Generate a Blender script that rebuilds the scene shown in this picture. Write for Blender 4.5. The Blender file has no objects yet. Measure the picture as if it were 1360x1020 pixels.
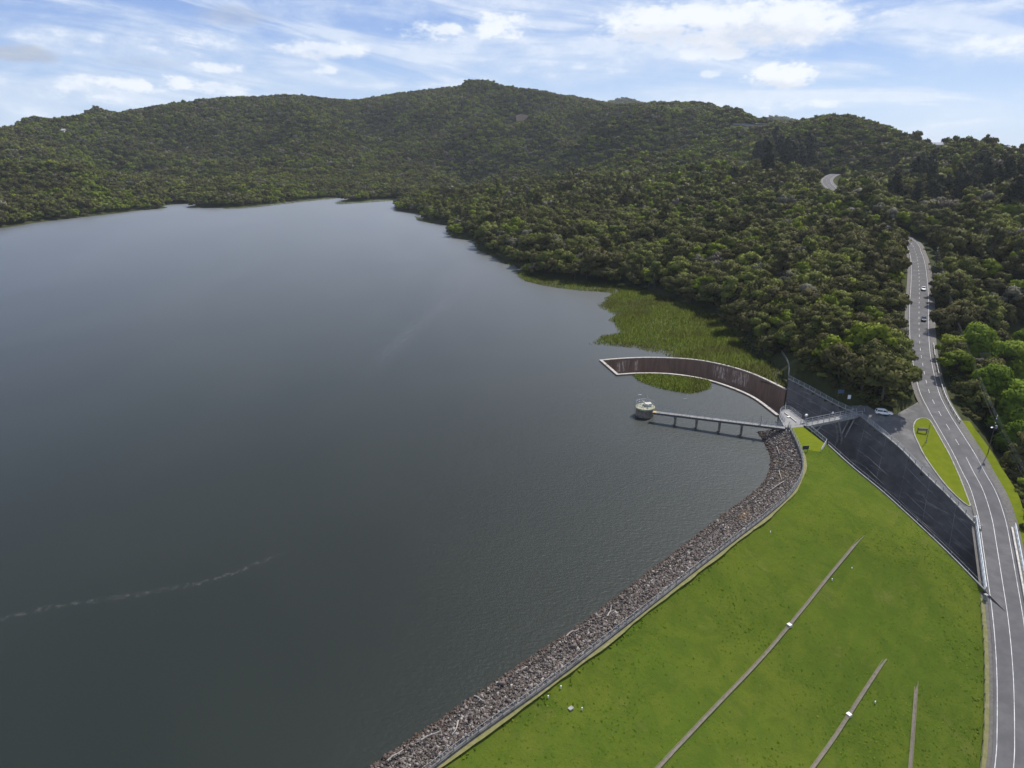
import bpy, math, random
import numpy as np
from mathutils.geometry import tessellate_polygon
from mathutils import Vector

random.seed(7); RNG = np.random.default_rng(11)
SC = bpy.context.scene
COL = SC.collection

# ------------------------------------------------------------------ camera
FPX = 907.0; CAM_H = 78.0; HORIZON = 190.0
PITCH = math.atan((510 - HORIZON) / FPX)
cam_data = bpy.data.cameras.new('camera')
cam_data.sensor_width = 36.0; cam_data.lens = 36.0 * FPX / 1360.0
cam_data.clip_start = 0.5; cam_data.clip_end = 12000
cam = bpy.data.objects.new('camera', cam_data); COL.objects.link(cam)
cam.location = (0, 0, CAM_H); cam.rotation_euler = (math.pi / 2 - PITCH, 0, 0)
SC.camera = cam
CT, ST = math.cos(PITCH), math.sin(PITCH)

def ray(px, py):
    u = (px - 680) / FPX; v = (py - 510) / FPX
    return np.array([u, CT - v * ST, -ST - v * CT])
def azel(px, py):
    d = ray(px, py); return math.atan2(d[0], d[1]), math.atan2(d[2], math.hypot(d[0], d[1]))
def W(px, py, z):
    d = ray(px, py); t = (z - CAM_H) / d[2]
    return np.array([d[0] * t, d[1] * t, z])
def WD(px, py, D):                       # a point of the photograph at ground distance D
    d = ray(px, py); t = D / math.hypot(d[0], d[1])
    return np.array([d[0] * t, d[1] * t, CAM_H + d[2] * t])
def project(P):
    P = np.atleast_2d(P); x = P[:, 0]; y = P[:, 1]; z = P[:, 2] - CAM_H
    zc = y * CT - z * ST; yc = -y * ST - z * CT
    return np.stack([680 + FPX * x / zc, 510 + FPX * yc / zc, zc], 1)

# ------------------------------------------------------------------ light
SUN_AZ = math.radians(43); SUN_EL = math.radians(56)
sun_data = bpy.data.lights.new('sun', 'SUN'); sun_data.energy = 3.6; sun_data.angle = math.radians(0.5)
sun_data.color = (1.0, 0.95, 0.88)
sun = bpy.data.objects.new('sun', sun_data); COL.objects.link(sun)
sd = Vector((math.sin(SUN_AZ) * math.cos(SUN_EL), math.cos(SUN_AZ) * math.cos(SUN_EL), math.sin(SUN_EL)))
sun.rotation_euler = sd.to_track_quat('Z', 'Y').to_euler(); sun.location = (0, 0, 400)
SC.view_settings.view_transform = 'Standard'; SC.view_settings.look = 'None'
SC.view_settings.exposure = 0.78; SC.view_settings.gamma = 1.0
SC.view_settings.use_curve_mapping = False

SC.cycles.max_bounces = 4; SC.cycles.diffuse_bounces = 2; SC.cycles.glossy_bounces = 2; SC.cycles.transmission_bounces = 2; SC.cycles.transparent_max_bounces = 8

# ------------------------------------------------------------------ node helpers
class NT:
    def __init__(s, tree): s.t = tree; s.n = tree.nodes; s.l = tree.links
    def node(s, kind, **kw):
        n = s.n.new(kind)
        for k, v in kw.items(): setattr(n, k, v)
        return n
    def set(s, sock, v):
        if isinstance(v, bpy.types.NodeSocket): s.l.new(v, sock)
        elif v is not None: sock.default_value = v
    def m(s, op, a, b=None, c=None, clamp=False):
        n = s.node('ShaderNodeMath', operation=op, use_clamp=clamp)
        s.set(n.inputs[0], a); s.set(n.inputs[1], b); s.set(n.inputs[2], c)
        return n.outputs[0]
    def vm(s, op, a, b=None):
        n = s.node('ShaderNodeVectorMath', operation=op); s.set(n.inputs[0], a); s.set(n.inputs[1], b)
        return n.outputs[0]
    def xyz(s, x, y, z):
        n = s.node('ShaderNodeCombineXYZ'); s.set(n.inputs[0], x); s.set(n.inputs[1], y); s.set(n.inputs[2], z)
        return n.outputs[0]
    def sep(s, v):
        n = s.node('ShaderNodeSeparateXYZ'); s.l.new(v, n.inputs[0]); return n.outputs
    def noise(s, vec, scale, detail=4, rough=.55, dist=0.0, dims='3D'):
        n = s.node('ShaderNodeTexNoise', noise_dimensions=dims)
        s.l.new(vec, n.inputs['Vector']); n.inputs['Scale'].default_value = scale
        n.inputs['Detail'].default_value = detail; n.inputs['Roughness'].default_value = rough
        n.inputs['Distortion'].default_value = dist
        return n.outputs['Fac']
    def ramp(s, fac, stops):
        n = s.node('ShaderNodeValToRGB'); s.l.new(fac, n.inputs[0]); e = n.color_ramp.elements
        while len(e) < len(stops): e.new(0.5)
        for q, (p, c) in zip(e, stops):
            q.position = p; q.color = (c, c, c, 1) if isinstance(c, (int, float)) else (*c, 1)
        return n.outputs[0]
    def step(s, x, a, b, lo=0.0, hi=1.0):
        n = s.node('ShaderNodeMapRange', interpolation_type='SMOOTHSTEP')
        s.set(n.inputs[0], x); n.inputs[1].default_value = a; n.inputs[2].default_value = b
        n.inputs[3].default_value = lo; n.inputs[4].default_value = hi
        return n.outputs[0]
    def mix(s, f, a, b, mode='MIX'):
        n = s.node('ShaderNodeMix', data_type='RGBA', blend_type=mode)
        s.set(n.inputs[0], f)
        for sock, v in ((n.inputs[6], a), (n.inputs[7], b)):
            s.set(sock, (*v, 1) if isinstance(v, tuple) and len(v) == 3 else v)
        return n.outputs[2]

# ------------------------------------------------------------------ world: daylight sky with clouds
world = bpy.data.worlds.new('World'); SC.world = world; world.use_nodes = True
world.node_tree.nodes.clear()
w = NT(world.node_tree)
sky = w.node('ShaderNodeTexSky', sky_type='NISHITA'); sky.sun_disc = False
sky.sun_elevation = SUN_EL; sky.sun_rotation = SUN_AZ; sky.altitude = 80
sky.air_density = 1.0; sky.dust_density = 0.15; sky.ozone_density = 2.2
tc = w.node('ShaderNodeTexCoord')
dx, dy, dz = w.sep(w.vm('NORMALIZE', tc.outputs['Generated']))
az = w.m('ARCTAN2', dx, dy); el = w.m('ARCSINE', dz)
flow = w.xyz(az, w.m('MULTIPLY', el, 1.0), 0.0)
warp = w.noise(w.xyz(w.m('MULTIPLY', az, 9.0), w.m('MULTIPLY', el, 26.0), 3.1), 1.0, 6, .6)
wn = w.m('SUBTRACT', warp, .5)
fine = w.noise(w.xyz(w.m('MULTIPLY', az, 34.0), w.m('MULTIPLY', el, 62.0), 8.7), 1.0, 7, .62)
fn = w.m('SUBTRACT', fine, .5)
# thin high cloud: long drifting veils
veil = w.noise(w.xyz(w.m('MULTIPLY', az, 2.6), w.m('ADD', w.m('MULTIPLY', el, 17.0), w.m('MULTIPLY', az, 1.3)), 1.7), 1.0, 7, .58, 1.1)
veil = w.m('ADD', veil, w.m('MULTIPLY', fn, .12)); streak = w.step(veil, .34, .56, .12, 1.0); veil = w.step(veil, .42, .62, 0.0, .76)
skyv = w.xyz(az, el, 0.0)
def vmadd(v, sc, of):
    n = w.node('ShaderNodeVectorMath', operation='MULTIPLY_ADD'); w.l.new(v, n.inputs[0]); n.inputs[1].default_value = sc; n.inputs[2].default_value = of; return n.outputs[0]
def blob(px, py, hw, hu, hd, ragged, soft, wt=1.0):     # one heap of cloud: a ragged oval of the sky
    py = py - (hu - hd) / 2; hh = (hu + hd) / 2
    a, e = azel(px, py); a2, _ = azel(px + hw, py); _, eu = azel(px, py - hh); sx, sy = 1 / (a2 - a), 1 / (eu - e)
    q = vmadd(skyv, (sx, sy, 0), (-a * sx, -e * sy, 0))
    n = w.node('ShaderNodeVectorMath', operation='DOT_PRODUCT'); w.l.new(q, n.inputs[0]); w.l.new(q, n.inputs[1])
    r2 = w.m('SUBTRACT', n.outputs['Value'], RAG[ragged])
    return w.step(r2, 1.0, 1.0 - soft, 0.0, wt), q
mixn = w.m('ADD', wn, w.m('MULTIPLY', fn, 1.0)); RAG = {k: w.m('MULTIPLY', mixn, k) for k in (1.2, 2.2, 3.2)}
heaps = [  # px, py, half width, up, down, ragged, soft, weight
 (1010, 44, 180, 62, 36, 1.2, .8, 1), (880, 42, 120, 40, 24, 2.2, .8, 1), (955, 72, 64, 12, 9, 2.2, .9, .8),
 (570, 44, 54, 24, 13, 3.2, .9, .85), (668, 40, 56, 24, 14, 3.2, .9, .92), (425, 70, 86, 20, 11, 2.2, 1.0, .85),
 (290, 92, 44, 13, 7, 2.2, .9, .8), (105, 124, 66, 26, 15, 3.2, 1.2, .75), (165, 116, 52, 20, 11, 3.2, .9, .9),
 (230, 113, 38, 15, 9, 3.2, .9, .9), (290, 120, 52, 16, 9, 2.2, 1.1, .75), (1032, 110, 56, 28, 12, 3.2, .8, 1),
 (1065, 141, 90, 11, 8, 2.2, 1.2, .8), (945, 99, 20, 9, 6, 2.2, .9, .7), (436, 96, 22, 10, 6, 2.2, .9, .75),
 (1190, 28, 180, 54, 36, 1.2, 1.4, 1.0), (1300, 66, 230, 56, 40, 1.2, 1.5, 1.0), (740, 92, 260, 36, 34, 1.2, 1.6, .92),
 (150, 55, 400, 66, 60, 1.2, 1.5, .98), (1300, 150, 200, 28, 20, 2.2, 1.7, .75), (460, 16, 220, 44, 30, 1.2, 1.6, .9)]
cover = veil; shade = None
for k_, hb in enumerate(heaps):
    mk, q = blob(*hb)
    if k_ > 14: mk = w.m('MULTIPLY', mk, streak)
    cover = w.m('MAXIMUM', cover, mk) if k_ > 14 else w.m('ADD', cover, w.m('MULTIPLY', mk, w.m('SUBTRACT', 1.0, cover)))
    if k_ in (0, 1, 5, 11):             # the belly of a heap cloud is in its own shade
        lit = w.m('MULTIPLY', mk, w.step(w.m('ADD', w.sep(q)[1], w.m('MULTIPLY', mixn, 1.6)), .15, -.75))
        shade = lit if shade is None else w.m('MAXIMUM', shade, lit)
greys = None
for g in [(30, 74, 56, 15, 11, 3.2, 1.3, .7), (310, 22, 64, 18, 16, 1.2, 1.3, .4), (190, 84, 70, 12, 10, 1.2, 1.4, .3)]:
    mk, _ = blob(*g); greys = mk if greys is None else w.m('MAXIMUM', greys, mk)
# the rest of the dome: broken cloud of the same kind
inv = w.m('DIVIDE', 1.0, w.m('ADD', w.m('MAXIMUM', dz, 0.0), .12))
dome = w.noise(w.xyz(w.m('MULTIPLY', dx, inv), w.m('MULTIPLY', dy, inv), 0.3), 1.3, 7, .58, .4)
dome = w.m('MULTIPLY', w.step(dome, .42, .62, 0, .85), w.step(el, .17, .30))
cover = w.m('MAXIMUM', cover, dome)
white = w.mix(w.m('MULTIPLY', shade, .6), (8.2, 8.5, 9.0), (4.9, 5.3, 6.1))
white = w.mix(w.step(w.m('ADD', cover, w.m('MULTIPLY', fn, .5)), .55, 1.05), (6.1, 6.9, 8.0), white)
air = w.mix(1.0, sky.outputs[0], (0.80, 0.86, 1.10), 'MULTIPLY')
low = w.step(el, .09, -.01, 0, .4); deep = w.mix(w.step(el, -.01, .20), (4.4, 5.8, 7.8), (1.9, 3.1, 6.3)); air = w.mix(.72, air, deep)     # paler towards the horizon
colr = w.mix(w.m('MULTIPLY', cover, .93), air, white)
colr = w.mix(greys, colr, (3.6, 4.0, 4.9))
bg = w.node('ShaderNodeBackground'); w.l.new(colr, bg.inputs[0]); bg.inputs[1].default_value = 0.070
wo = w.node('ShaderNodeOutputWorld'); w.l.new(bg.outputs[0], wo.inputs[0])

# ------------------------------------------------------------------ materials
MATS = {}
def new_mat(name):
    m = bpy.data.materials.new(name); m.use_nodes = True; m.node_tree.nodes.clear()
    t = NT(m.node_tree); out = t.node('ShaderNodeOutputMaterial'); MATS[name] = m
    return m, t, out
def principled(t, out, col, rough=.8, spec=.3, metal=0.0, bump=None, bstr=.3, bdist=.05):
    p = t.node('ShaderNodeBsdfPrincipled')
    t.set(p.inputs['Base Color'], (*col, 1) if isinstance(col, tuple) else col)
    t.set(p.inputs['Roughness'], rough); t.set(p.inputs['Metallic'], metal)
    p.inputs['Specular IOR Level'].default_value = spec
    if bump is not None:
        b = t.node('ShaderNodeBump'); b.inputs['Strength'].default_value = bstr; b.inputs['Distance'].default_value = bdist
        t.l.new(bump, b.inputs['Height']); t.l.new(b.outputs[0], p.inputs['Normal'])
    t.l.new(p.outputs[0], out.inputs[0]); return p
def pos(t): return t.node('ShaderNodeNewGeometry').outputs['Position']

def rough_mat(name, c1, c2, scale=1.0, rough=.85, spec=.25, detail=6, bump=.3, metal=0.0, c3=None, s3=.15):
    m, t, out = new_mat(name); p = pos(t)
    n = t.noise(p, scale, detail, .62)
    c = t.mix(t.step(n, .3, .7), c1, c2)
    if c3 is not None: c = t.mix(t.step(t.noise(p, s3, 5, .65), .52, .68, 0, .85), c, c3)
    principled(t, out, c, rough, spec, metal, t.noise(p, scale * 5, 3), bump, .03)
    return m
rough_mat('concrete', (.30, .29, .27), (.20, .195, .185), 1.2, c3=(.13, .125, .115), s3=.5)
rough_mat('pale_concrete', (.50, .48, .44), (.38, .36, .33), 1.5, c3=(.26, .24, .21), s3=.7)
rough_mat('weir_coping', (.42, .38, .34), (.26, .235, .21), 1.0, c3=(.16, .14, .12), s3=.45)
rough_mat('deck_concrete', (.22, .215, .21), (.16, .157, .155), 1.6, c3=(.11, .105, .10), s3=.6)
rough_mat('crest_concrete', (.13, .125, .12), (.085, .082, .08), 1.2, c3=(.06, .058, .055), s3=.6)
rough_mat('drain_bed', (.150, .128, .110), (.105, .090, .078), 1.5, c3=(.09, .085, .05), s3=.9)
rough_mat('drain_edge', (.15, .13, .09), (.10, .11, .04), 1.3)
rough_mat('seam', (.28, .27, .26), (.16, .155, .15), .4, c3=(.05, .05, .05), s3=.25)
rough_mat('asphalt', (.115, .112, .114), (.090, .088, .090), .35, rough=1, spec=.05, c3=(.135, .130, .128), s3=.12)
rough_mat('car_park_asphalt', (.120, .116, .114), (.085, .083, .083), .25, rough=1, spec=.05, c3=(.165, .158, .15), s3=.16)
rough_mat('gravel', (.125, .115, .105), (.085, .080, .074), 1.5, c3=(.105, .10, .07), s3=.6)
rough_mat('dry_verge', (.17, .15, .07), (.11, .12, .035), 1.2, c3=(.20, .17, .11), s3=.8)
rough_mat('steel', (.36, .37, .38), (.27, .28, .29), 3, rough=.5, spec=.5, metal=.35)
rough_mat('grey_paint', (.20, .215, .22), (.14, .15, .155), 2, rough=.6, spec=.4)
rough_mat('dark_steel', (.075, .08, .085), (.05, .052, .055), 2, rough=.6)
rough_mat('white_rail', (.74, .78, .78), (.60, .64, .65), 2, rough=.5)
rough_mat('white_paint', (.74, .74, .72), (.55, .55, .53), 1.2, rough=.7)
rough_mat('road_paint', (.62, .61, .60), (.40, .39, .385), .9, rough=.9, c3=(.30, .29, .285), s3=.4)
rough_mat('yellow_paint', (.55, .36, .06), (.38, .25, .07), 2, rough=.7)
rough_mat('timber', (.16, .13, .10), (.10, .085, .07), 3)
rough_mat('bark', (.085, .07, .058), (.045, .038, .03), 2.5)
rough_mat('pale_bark', (.24, .22, .19), (.13, .115, .10), 2.5)
rough_mat('driftwood', (.34, .31, .28), (.22, .20, .18), 3)
rough_mat('roof_steel', (.30, .30, .31), (.24, .24, .25), 1)
rough_mat('house_wall', (.55, .53, .49), (.48, .46, .42), 1)
rough_mat('clay', (.36, .25, .17), (.28, .20, .14), .15, c3=(.12, .12, .06), s3=.05)
rough_mat('rubber', (.018, .018, .018), (.025, .025, .025), 5)
rough_mat('lichen_top', (.30, .31, .20), (.22, .21, .17), 1.5, c3=(.16, .18, .06), s3=1.1)
rough_mat('tower_concrete', (.185, .160, .130), (.105, .092, .076), 1.2, c3=(.05, .045, .038), s3=.8)

m, t, out = new_mat('weir_concrete'); p = pos(t)      # brown, water-stained
px_, py_, pz_ = t.sep(p)
n1 = t.noise(t.xyz(px_, py_, t.m('MULTIPLY', pz_, .12)), .9, 6, .65)
c = t.mix(t.step(n1, .3, .7), (.190, .128, .095), (.115, .082, .064))
c = t.mix(t.step(t.noise(p, .16, 4), .5, .7, 0, .5), c, (.20, .145, .11))
principled(t, out, c, .8, .3, 0, t.noise(p, 4, 4), .3, .04)

m, t, out = new_mat('chute_concrete'); p = pos(t)     # nearly black slabs with pale run-off streaks
px_, py_, pz_ = t.sep(p)
n1 = t.noise(p, .28, 6, .62)
rot = t.m('ADD', t.m('MULTIPLY', px_, .93), t.m('MULTIPLY', py_, .36)); alo = t.m('ADD', t.m('MULTIPLY', px_, -.36), t.m('MULTIPLY', py_, .93))
st = t.noise(t.xyz(t.m('MULTIPLY', rot, 1.1), t.m('MULTIPLY', alo, .10), t.m('MULTIPLY', pz_, 1.2)), 1.0, 5, .7)
c = t.mix(t.step(n1, .3, .72), (.105, .098, .094), (.064, .060, .058))
c = t.mix(t.step(st, .55, .72, 0, .8), c, (.22, .205, .19))
principled(t, out, c, .95, .08, 0, t.noise(p, 3, 4), .25, .05)

rough_mat('wet_slab', (.05, .048, .046), (.03, .029, .028), .4, rough=.95, spec=.06, c3=(.08, .08, .078), s3=.2)
m, t, out = new_mat('stain')                           # lime run-off, thin deposit on the wall
p = pos(t); px_, py_, pz_ = t.sep(p)
tcn = t.node('ShaderNodeTexCoord'); uvx, uvy, _ = t.sep(tcn.outputs['UV'])
n1 = t.noise(t.xyz(t.m('MULTIPLY', px_, 3.2), t.m('MULTIPLY', py_, 3.2), t.m('MULTIPLY', pz_, .18)), 1.0, 4, .6)
edge = t.m('MULTIPLY', t.step(uvx, 0, .2), t.step(uvx, 1, .8))
a = t.m('MULTIPLY', t.step(t.m('ADD', n1, t.m('MULTIPLY', t.noise(p, .9, 3), .25)), .58, .74, 0, .9), t.m('MULTIPLY', edge, t.step(uvy, .0, .35)))
pr = principled(t, out, (.50, .43, .37), .85, .2); t.l.new(a, pr.inputs['Alpha'])

m, t, out = new_mat('grass'); p = pos(t)
n0 = t.noise(p, .035, 5, .6); n1 = t.noise(p, .22, 6, .65, .6); n2 = t.noise(p, 1.6, 5, .7)
c = t.mix(t.step(n0, .35, .65), (.060, .090, .0115), (.080, .102, .0135))
gx_, gy_, gz_ = t.sep(p); c = t.mix(t.step(t.noise(t.xyz(t.m('ADD', t.m('MULTIPLY', gx_, .68), t.m('MULTIPLY', gy_, .73)), t.m('MULTIPLY', t.m('SUBTRACT', t.m('MULTIPLY', gx_, .73), t.m('MULTIPLY', gy_, .68)), 4.0), 0.0), .10, 6, .7, .5), .45, .68, 0, .6), c, (.090, .102, .016))
c = t.mix(t.step(n1, .38, .64, 0, .65), c, (.042, .068, .0095))
c = t.mix(t.step(n1, .60, .74, 0, .6), c, (.080, .108, .0140))
c = t.mix(t.step(t.noise(p, .11, 5, .7), .56, .70, 0, .55), c, (.120, .114, .032))
c = t.mix(t.step(n2, .57, .70, 0, .65), c, (.032, .051, .0085))
c = t.mix(t.step(t.noise(p, 5.0, 3, .6), .35, .65, 0, .35), c, (.046, .069, .0095))
principled(t, out, c, 1.0, .0, 0, t.m('ADD', t.noise(p, 1.3, 5, .7), t.m('MULTIPLY', n1, 1.5)), .7, .2)

m, t, out = new_mat('mown_grass'); p = pos(t)
n1 = t.noise(p, .5, 6, .65); n2 = t.noise(p, 3.0, 4)
c = t.mix(t.step(n1, .35, .65), (.118, .136, .012), (.096, .120, .010))
c = t.mix(t.step(n2, .58, .75, 0, .5), c, (.05, .08, .012))
principled(t, out, c, 1.0, .0, 0, n2, .5, .12)

m, t, out = new_mat('tuft'); p = pos(t)
g = t.node('ShaderNodeNewGeometry').outputs['Random Per Island']
c = t.ramp(g, [(0, (.038, .066, .006)), (.45, (.052, .086, .007)), (.9, (.070, .100, .009)), (1, (.095, .106, .016))])
principled(t, out, c, 1.0, .0)

m, t, out = new_mat('forest_floor'); p = pos(t)
c = t.mix(t.step(t.noise(p, .12, 6), .35, .65), (.030, .036, .015), (.042, .046, .018))
principled(t, out, c, .95, .05, 0, t.noise(p, .6, 5), .8, .5)

m, t, out = new_mat('water'); p = pos(t); px_, py_, pz_ = t.sep(p)
big = t.noise(p, .010, 5, .55, .8); gust = t.noise(t.xyz(px_, t.m('MULTIPLY', py_, .35), 0.0), .014, 5, .6, 1.0)
c = t.mix(t.step(big, .35, .65), (.0108, .0142, .0108), (.0136, .0168, .0124))
wv = t.noise(t.xyz(t.m('MULTIPLY', px_, .7), py_, 0.0), 1.5, 4, .6)
wv2 = t.noise(p, .35, 3, .5)
hgt = t.m('ADD', wv, t.m('MULTIPLY', wv2, .6))
rg = t.m('ADD', .38, t.m('MULTIPLY', t.step(gust, .35, .7), .015))
bmp = t.node('ShaderNodeBump'); bmp.inputs['Strength'].default_value = .5; bmp.inputs['Distance'].default_value = .16; t.l.new(hgt, bmp.inputs['Height'])
lw = t.node('ShaderNodeLayerWeight'); lw.inputs[0].default_value = .5
fr = t.m('ADD', .022, t.m('MULTIPLY', t.m('POWER', lw.outputs['Facing'], 5.0), .54))      # wind-roughened water mirrors less than a calm sheet
df = t.node('ShaderNodeBsdfDiffuse'); t.l.new(c, df.inputs[0]); gl = t.node('ShaderNodeBsdfGlossy'); gl.inputs[0].default_value = (.95, .97, 1, 1); t.l.new(rg, gl.inputs['Roughness']); t.l.new(bmp.outputs[0], gl.inputs['Normal'])
mx = t.node('ShaderNodeMixShader'); t.l.new(fr, mx.inputs[0]); t.l.new(df.outputs[0], mx.inputs[1]); t.l.new(gl.outputs[0], mx.inputs[2]); t.l.new(mx.outputs[0], out.inputs[0])

m, t, out = new_mat('foam'); p = pos(t)
tcn = t.node('ShaderNodeTexCoord'); uvx, uvy, _ = t.sep(tcn.outputs['UV'])
edge = t.m('MULTIPLY', t.step(uvx, 0, .45), t.step(uvx, 1, .55))
a = t.m('MULTIPLY', t.step(t.noise(p, .9, 6, .7), .44, .72, 0, .11), t.m('MULTIPLY', edge, t.m('MULTIPLY', t.step(uvy, 0, .2), t.step(uvy, 1, .8))))
pr = principled(t, out, (.34, .34, .32), .8, .2); t.l.new(a, pr.inputs['Alpha'])
m, t, out = new_mat('ripple_foam'); p = pos(t)
tcn = t.node('ShaderNodeTexCoord'); uvx, uvy, _ = t.sep(tcn.outputs['UV'])
edge = t.m('MULTIPLY', t.step(uvx, 0, .5), t.step(uvx, 1, .5)); px_, py_, _ = t.sep(p)
a = t.m('MULTIPLY', t.step(t.noise(t.xyz(px_, t.m('MULTIPLY', py_, .35), 0.0), .7, 5, .7), .40, .75, 0, .10), t.m('MULTIPLY', edge, t.m('MULTIPLY', t.step(uvy, 0, .3), t.step(uvy, 1, .7))))
pr = principled(t, out, (.40, .42, .44), .6, .3); t.l.new(a, pr.inputs['Alpha'])

m, t, out = new_mat('stone'); p = pos(t)
g = t.node('ShaderNodeNewGeometry').outputs['Random Per Island']
c = t.ramp(g, [(0, (.050, .040, .035)), (.4, (.092, .076, .068)), (.75, (.140, .120, .109)), (.95, (.21, .185, .17)), (1, (.34, .31, .28))])
c = t.mix(t.step(t.noise(p, .11, 5, .65), .60, .70, 0, .55), c, (.16, .105, .03))
c = t.mix(t.step(t.noise(t.vm('ADD', p, (40, 9, 0)), .13, 5, .65), .62, .70, 0, .5), c, (.13, .05, .028))
_, _, zz = t.sep(p)
c = t.mix(t.step(zz, 1.0, .35, 0, .72), c, (.060, .040, .028))
principled(t, out, c, .9, .15, 0, t.noise(p, 6, 3), .4, .05)
rough_mat('rubble_bed', (.045, .040, .036), (.028, .025, .023), 1.4)

def foliage(name, stops, tint=None, patch=.008, trans=.22, brown=.5, own=.80):
    m, t, out = new_mat(name); p = pos(t)
    gi = t.node('ShaderNodeNewGeometry').outputs['Random Per Island']
    orr = t.node('ShaderNodeObjectInfo').outputs['Random']
    f = t.m('ADD', t.m('MULTIPLY', orr, own), t.m('MULTIPLY', gi, 1 - own))
    c = t.ramp(f, stops)
    if tint is not None:
        c = t.mix(t.step(t.noise(p, patch, 5, .6, .6), .42, .62, 0, brown), c, tint)
    c = t.mix(t.step(t.noise(p, .9, 3), .3, .7, 0, .35), c, t.mix(1.0, c, (.62, .66, .62), 'MULTIPLY'))
    d = t.node('ShaderNodeBsdfPrincipled'); t.l.new(c, d.inputs['Base Color']); d.inputs['Roughness'].default_value = .62
    d.inputs['Specular IOR Level'].default_value = .04
    tr = t.node('ShaderNodeBsdfTranslucent'); t.l.new(t.mix(1.0, c, (1.25, 1.3, .7), 'MULTIPLY'), tr.inputs[0])
    mx = t.node('ShaderNodeMixShader'); mx.inputs[0].default_value = trans
    t.l.new(d.outputs[0], mx.inputs[1]); t.l.new(tr.outputs[0], mx.inputs[2]); t.l.new(mx.outputs[0], out.inputs[0])
    return m
foliage('leaf_bush', [(0, (.044, .050, .018)), (.2, (.092, .080, .035)), (.36, (.062, .072, .022)), (.5, (.104, .096, .035)), (.64, (.080, .096, .025)), (.8, (.128, .144, .035)), (1, (.185, .200, .048))], (.066, .055, .025), brown=.35)
foliage('leaf_lime', [(0, (.090, .120, .014)), (.5, (.130, .162, .018)), (1, (.180, .205, .028))], None)
foliage('leaf_grey', [(0, (.080, .080, .052)), (.5, (.130, .125, .090)), (1, (.21, .195, .150))], None, trans=.12)
foliage('leaf_bare', [(0, (.090, .078, .062)), (.5, (.125, .108, .088)), (1, (.165, .145, .12))], None, trans=.08)
foliage('leaf_willow', [(0, (.092, .142, .014)), (.5, (.120, .175, .018)), (1, (.155, .205, .026))], None, trans=.30)
foliage('leaf_pine', [(0, (.026, .027, .015)), (.5, (.036, .037, .020)), (1, (.052, .053, .026))], None, trans=.1)
foliage('reed', [(0, (.075, .100, .014)), (.5, (.115, .150, .018)), (.85, (.145, .190, .026)), (1, (.21, .215, .070))], (.085, .080, .024), patch=.035, trans=.25, brown=.65, own=0.0)

def plain(name, col, rough=.4, spec=.5, metal=0.0, coat=0.0):
    m, t, out = new_mat(name); p = pos(t)
    c = t.mix(t.step(t.noise(p, 2.0, 4), .3, .7, 0, .25), (*col,), tuple(.8 * q for q in col))
    pr = principled(t, out, c, rough, spec, metal)
    pr.inputs['Coat Weight'].default_value = coat
    return m
plain('car_white', (.78, .78, .77), .3, .5, 0, .6); plain('car_black', (.018, .019, .021), .25, .5, 0, .7)
plain('car_glass', (.012, .014, .016), .08, .6); plain('chrome', (.6, .6, .6), .25, .5, .9)
plain('lamp_red', (.35, .02, .02), .3); plain('lamp_clear', (.7, .7, .7), .15)
plain('sign_black', (.015, .016, .017), .5); plain('sign_blue', (.10, .14, .22), .4); plain('sign_white', (.75, .76, .78), .45)
plain('window_glass', (.03, .035, .04), .1); plain('ceramic', (.35, .2, .12), .3); plain('wire', (.10, .10, .10), .6)

# ------------------------------------------------------------------ mesh helpers
def mesh_from(name, V, F, mat=None, smooth=False, uv=None):
    me = bpy.data.meshes.new(name)
    V = np.asarray(V, dtype=np.float32)
    if isinstance(F, np.ndarray) and F.ndim == 2:
        k = F.shape[1]; n = len(F)
        me.vertices.add(len(V)); me.vertices.foreach_set('co', V.ravel())
        me.loops.add(n * k); me.loops.foreach_set('vertex_index', F.astype(np.int32).ravel())
        me.polygons.add(n); me.polygons.foreach_set('loop_start', (np.arange(n) * k).astype(np.int32))
        me.update(calc_edges=True); me.validate()
    else:
        me.from_pydata(V.tolist(), [], F); me.update()
    if uv is not None:
        l = me.uv_layers.new(name='UVMap'); li = np.zeros(len(me.loops), np.int32); me.loops.foreach_get('vertex_index', li)
        l.data.foreach_set('uv', np.asarray(uv, np.float32)[li].ravel())
    if smooth: me.polygons.foreach_set('use_smooth', [True] * len(me.polygons))
    if mat: me.materials.append(MATS[mat])
    return me
def link(name, data, parent=None, loc=None):
    o = bpy.data.objects.new(name, data); COL.objects.link(o)
    if parent is not None: o.parent = parent
    if loc is not None: o.location = loc
    return o
def tag(o, label=None, cat=None, group=None, kind=None):
    if label: o['label'] = label
    if cat: o['category'] = cat
    if group: o['group'] = group
    if kind: o['kind'] = kind
    return o
def thing(name, label, cat, loc, rz=0.0, group=None):
    o = bpy.data.objects.new(name, None); COL.objects.link(o); o.location = tuple(float(q) for q in loc); o.rotation_euler = (0, 0, rz)
    o.empty_display_size = .3
    return tag(o, label, cat, group)

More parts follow.
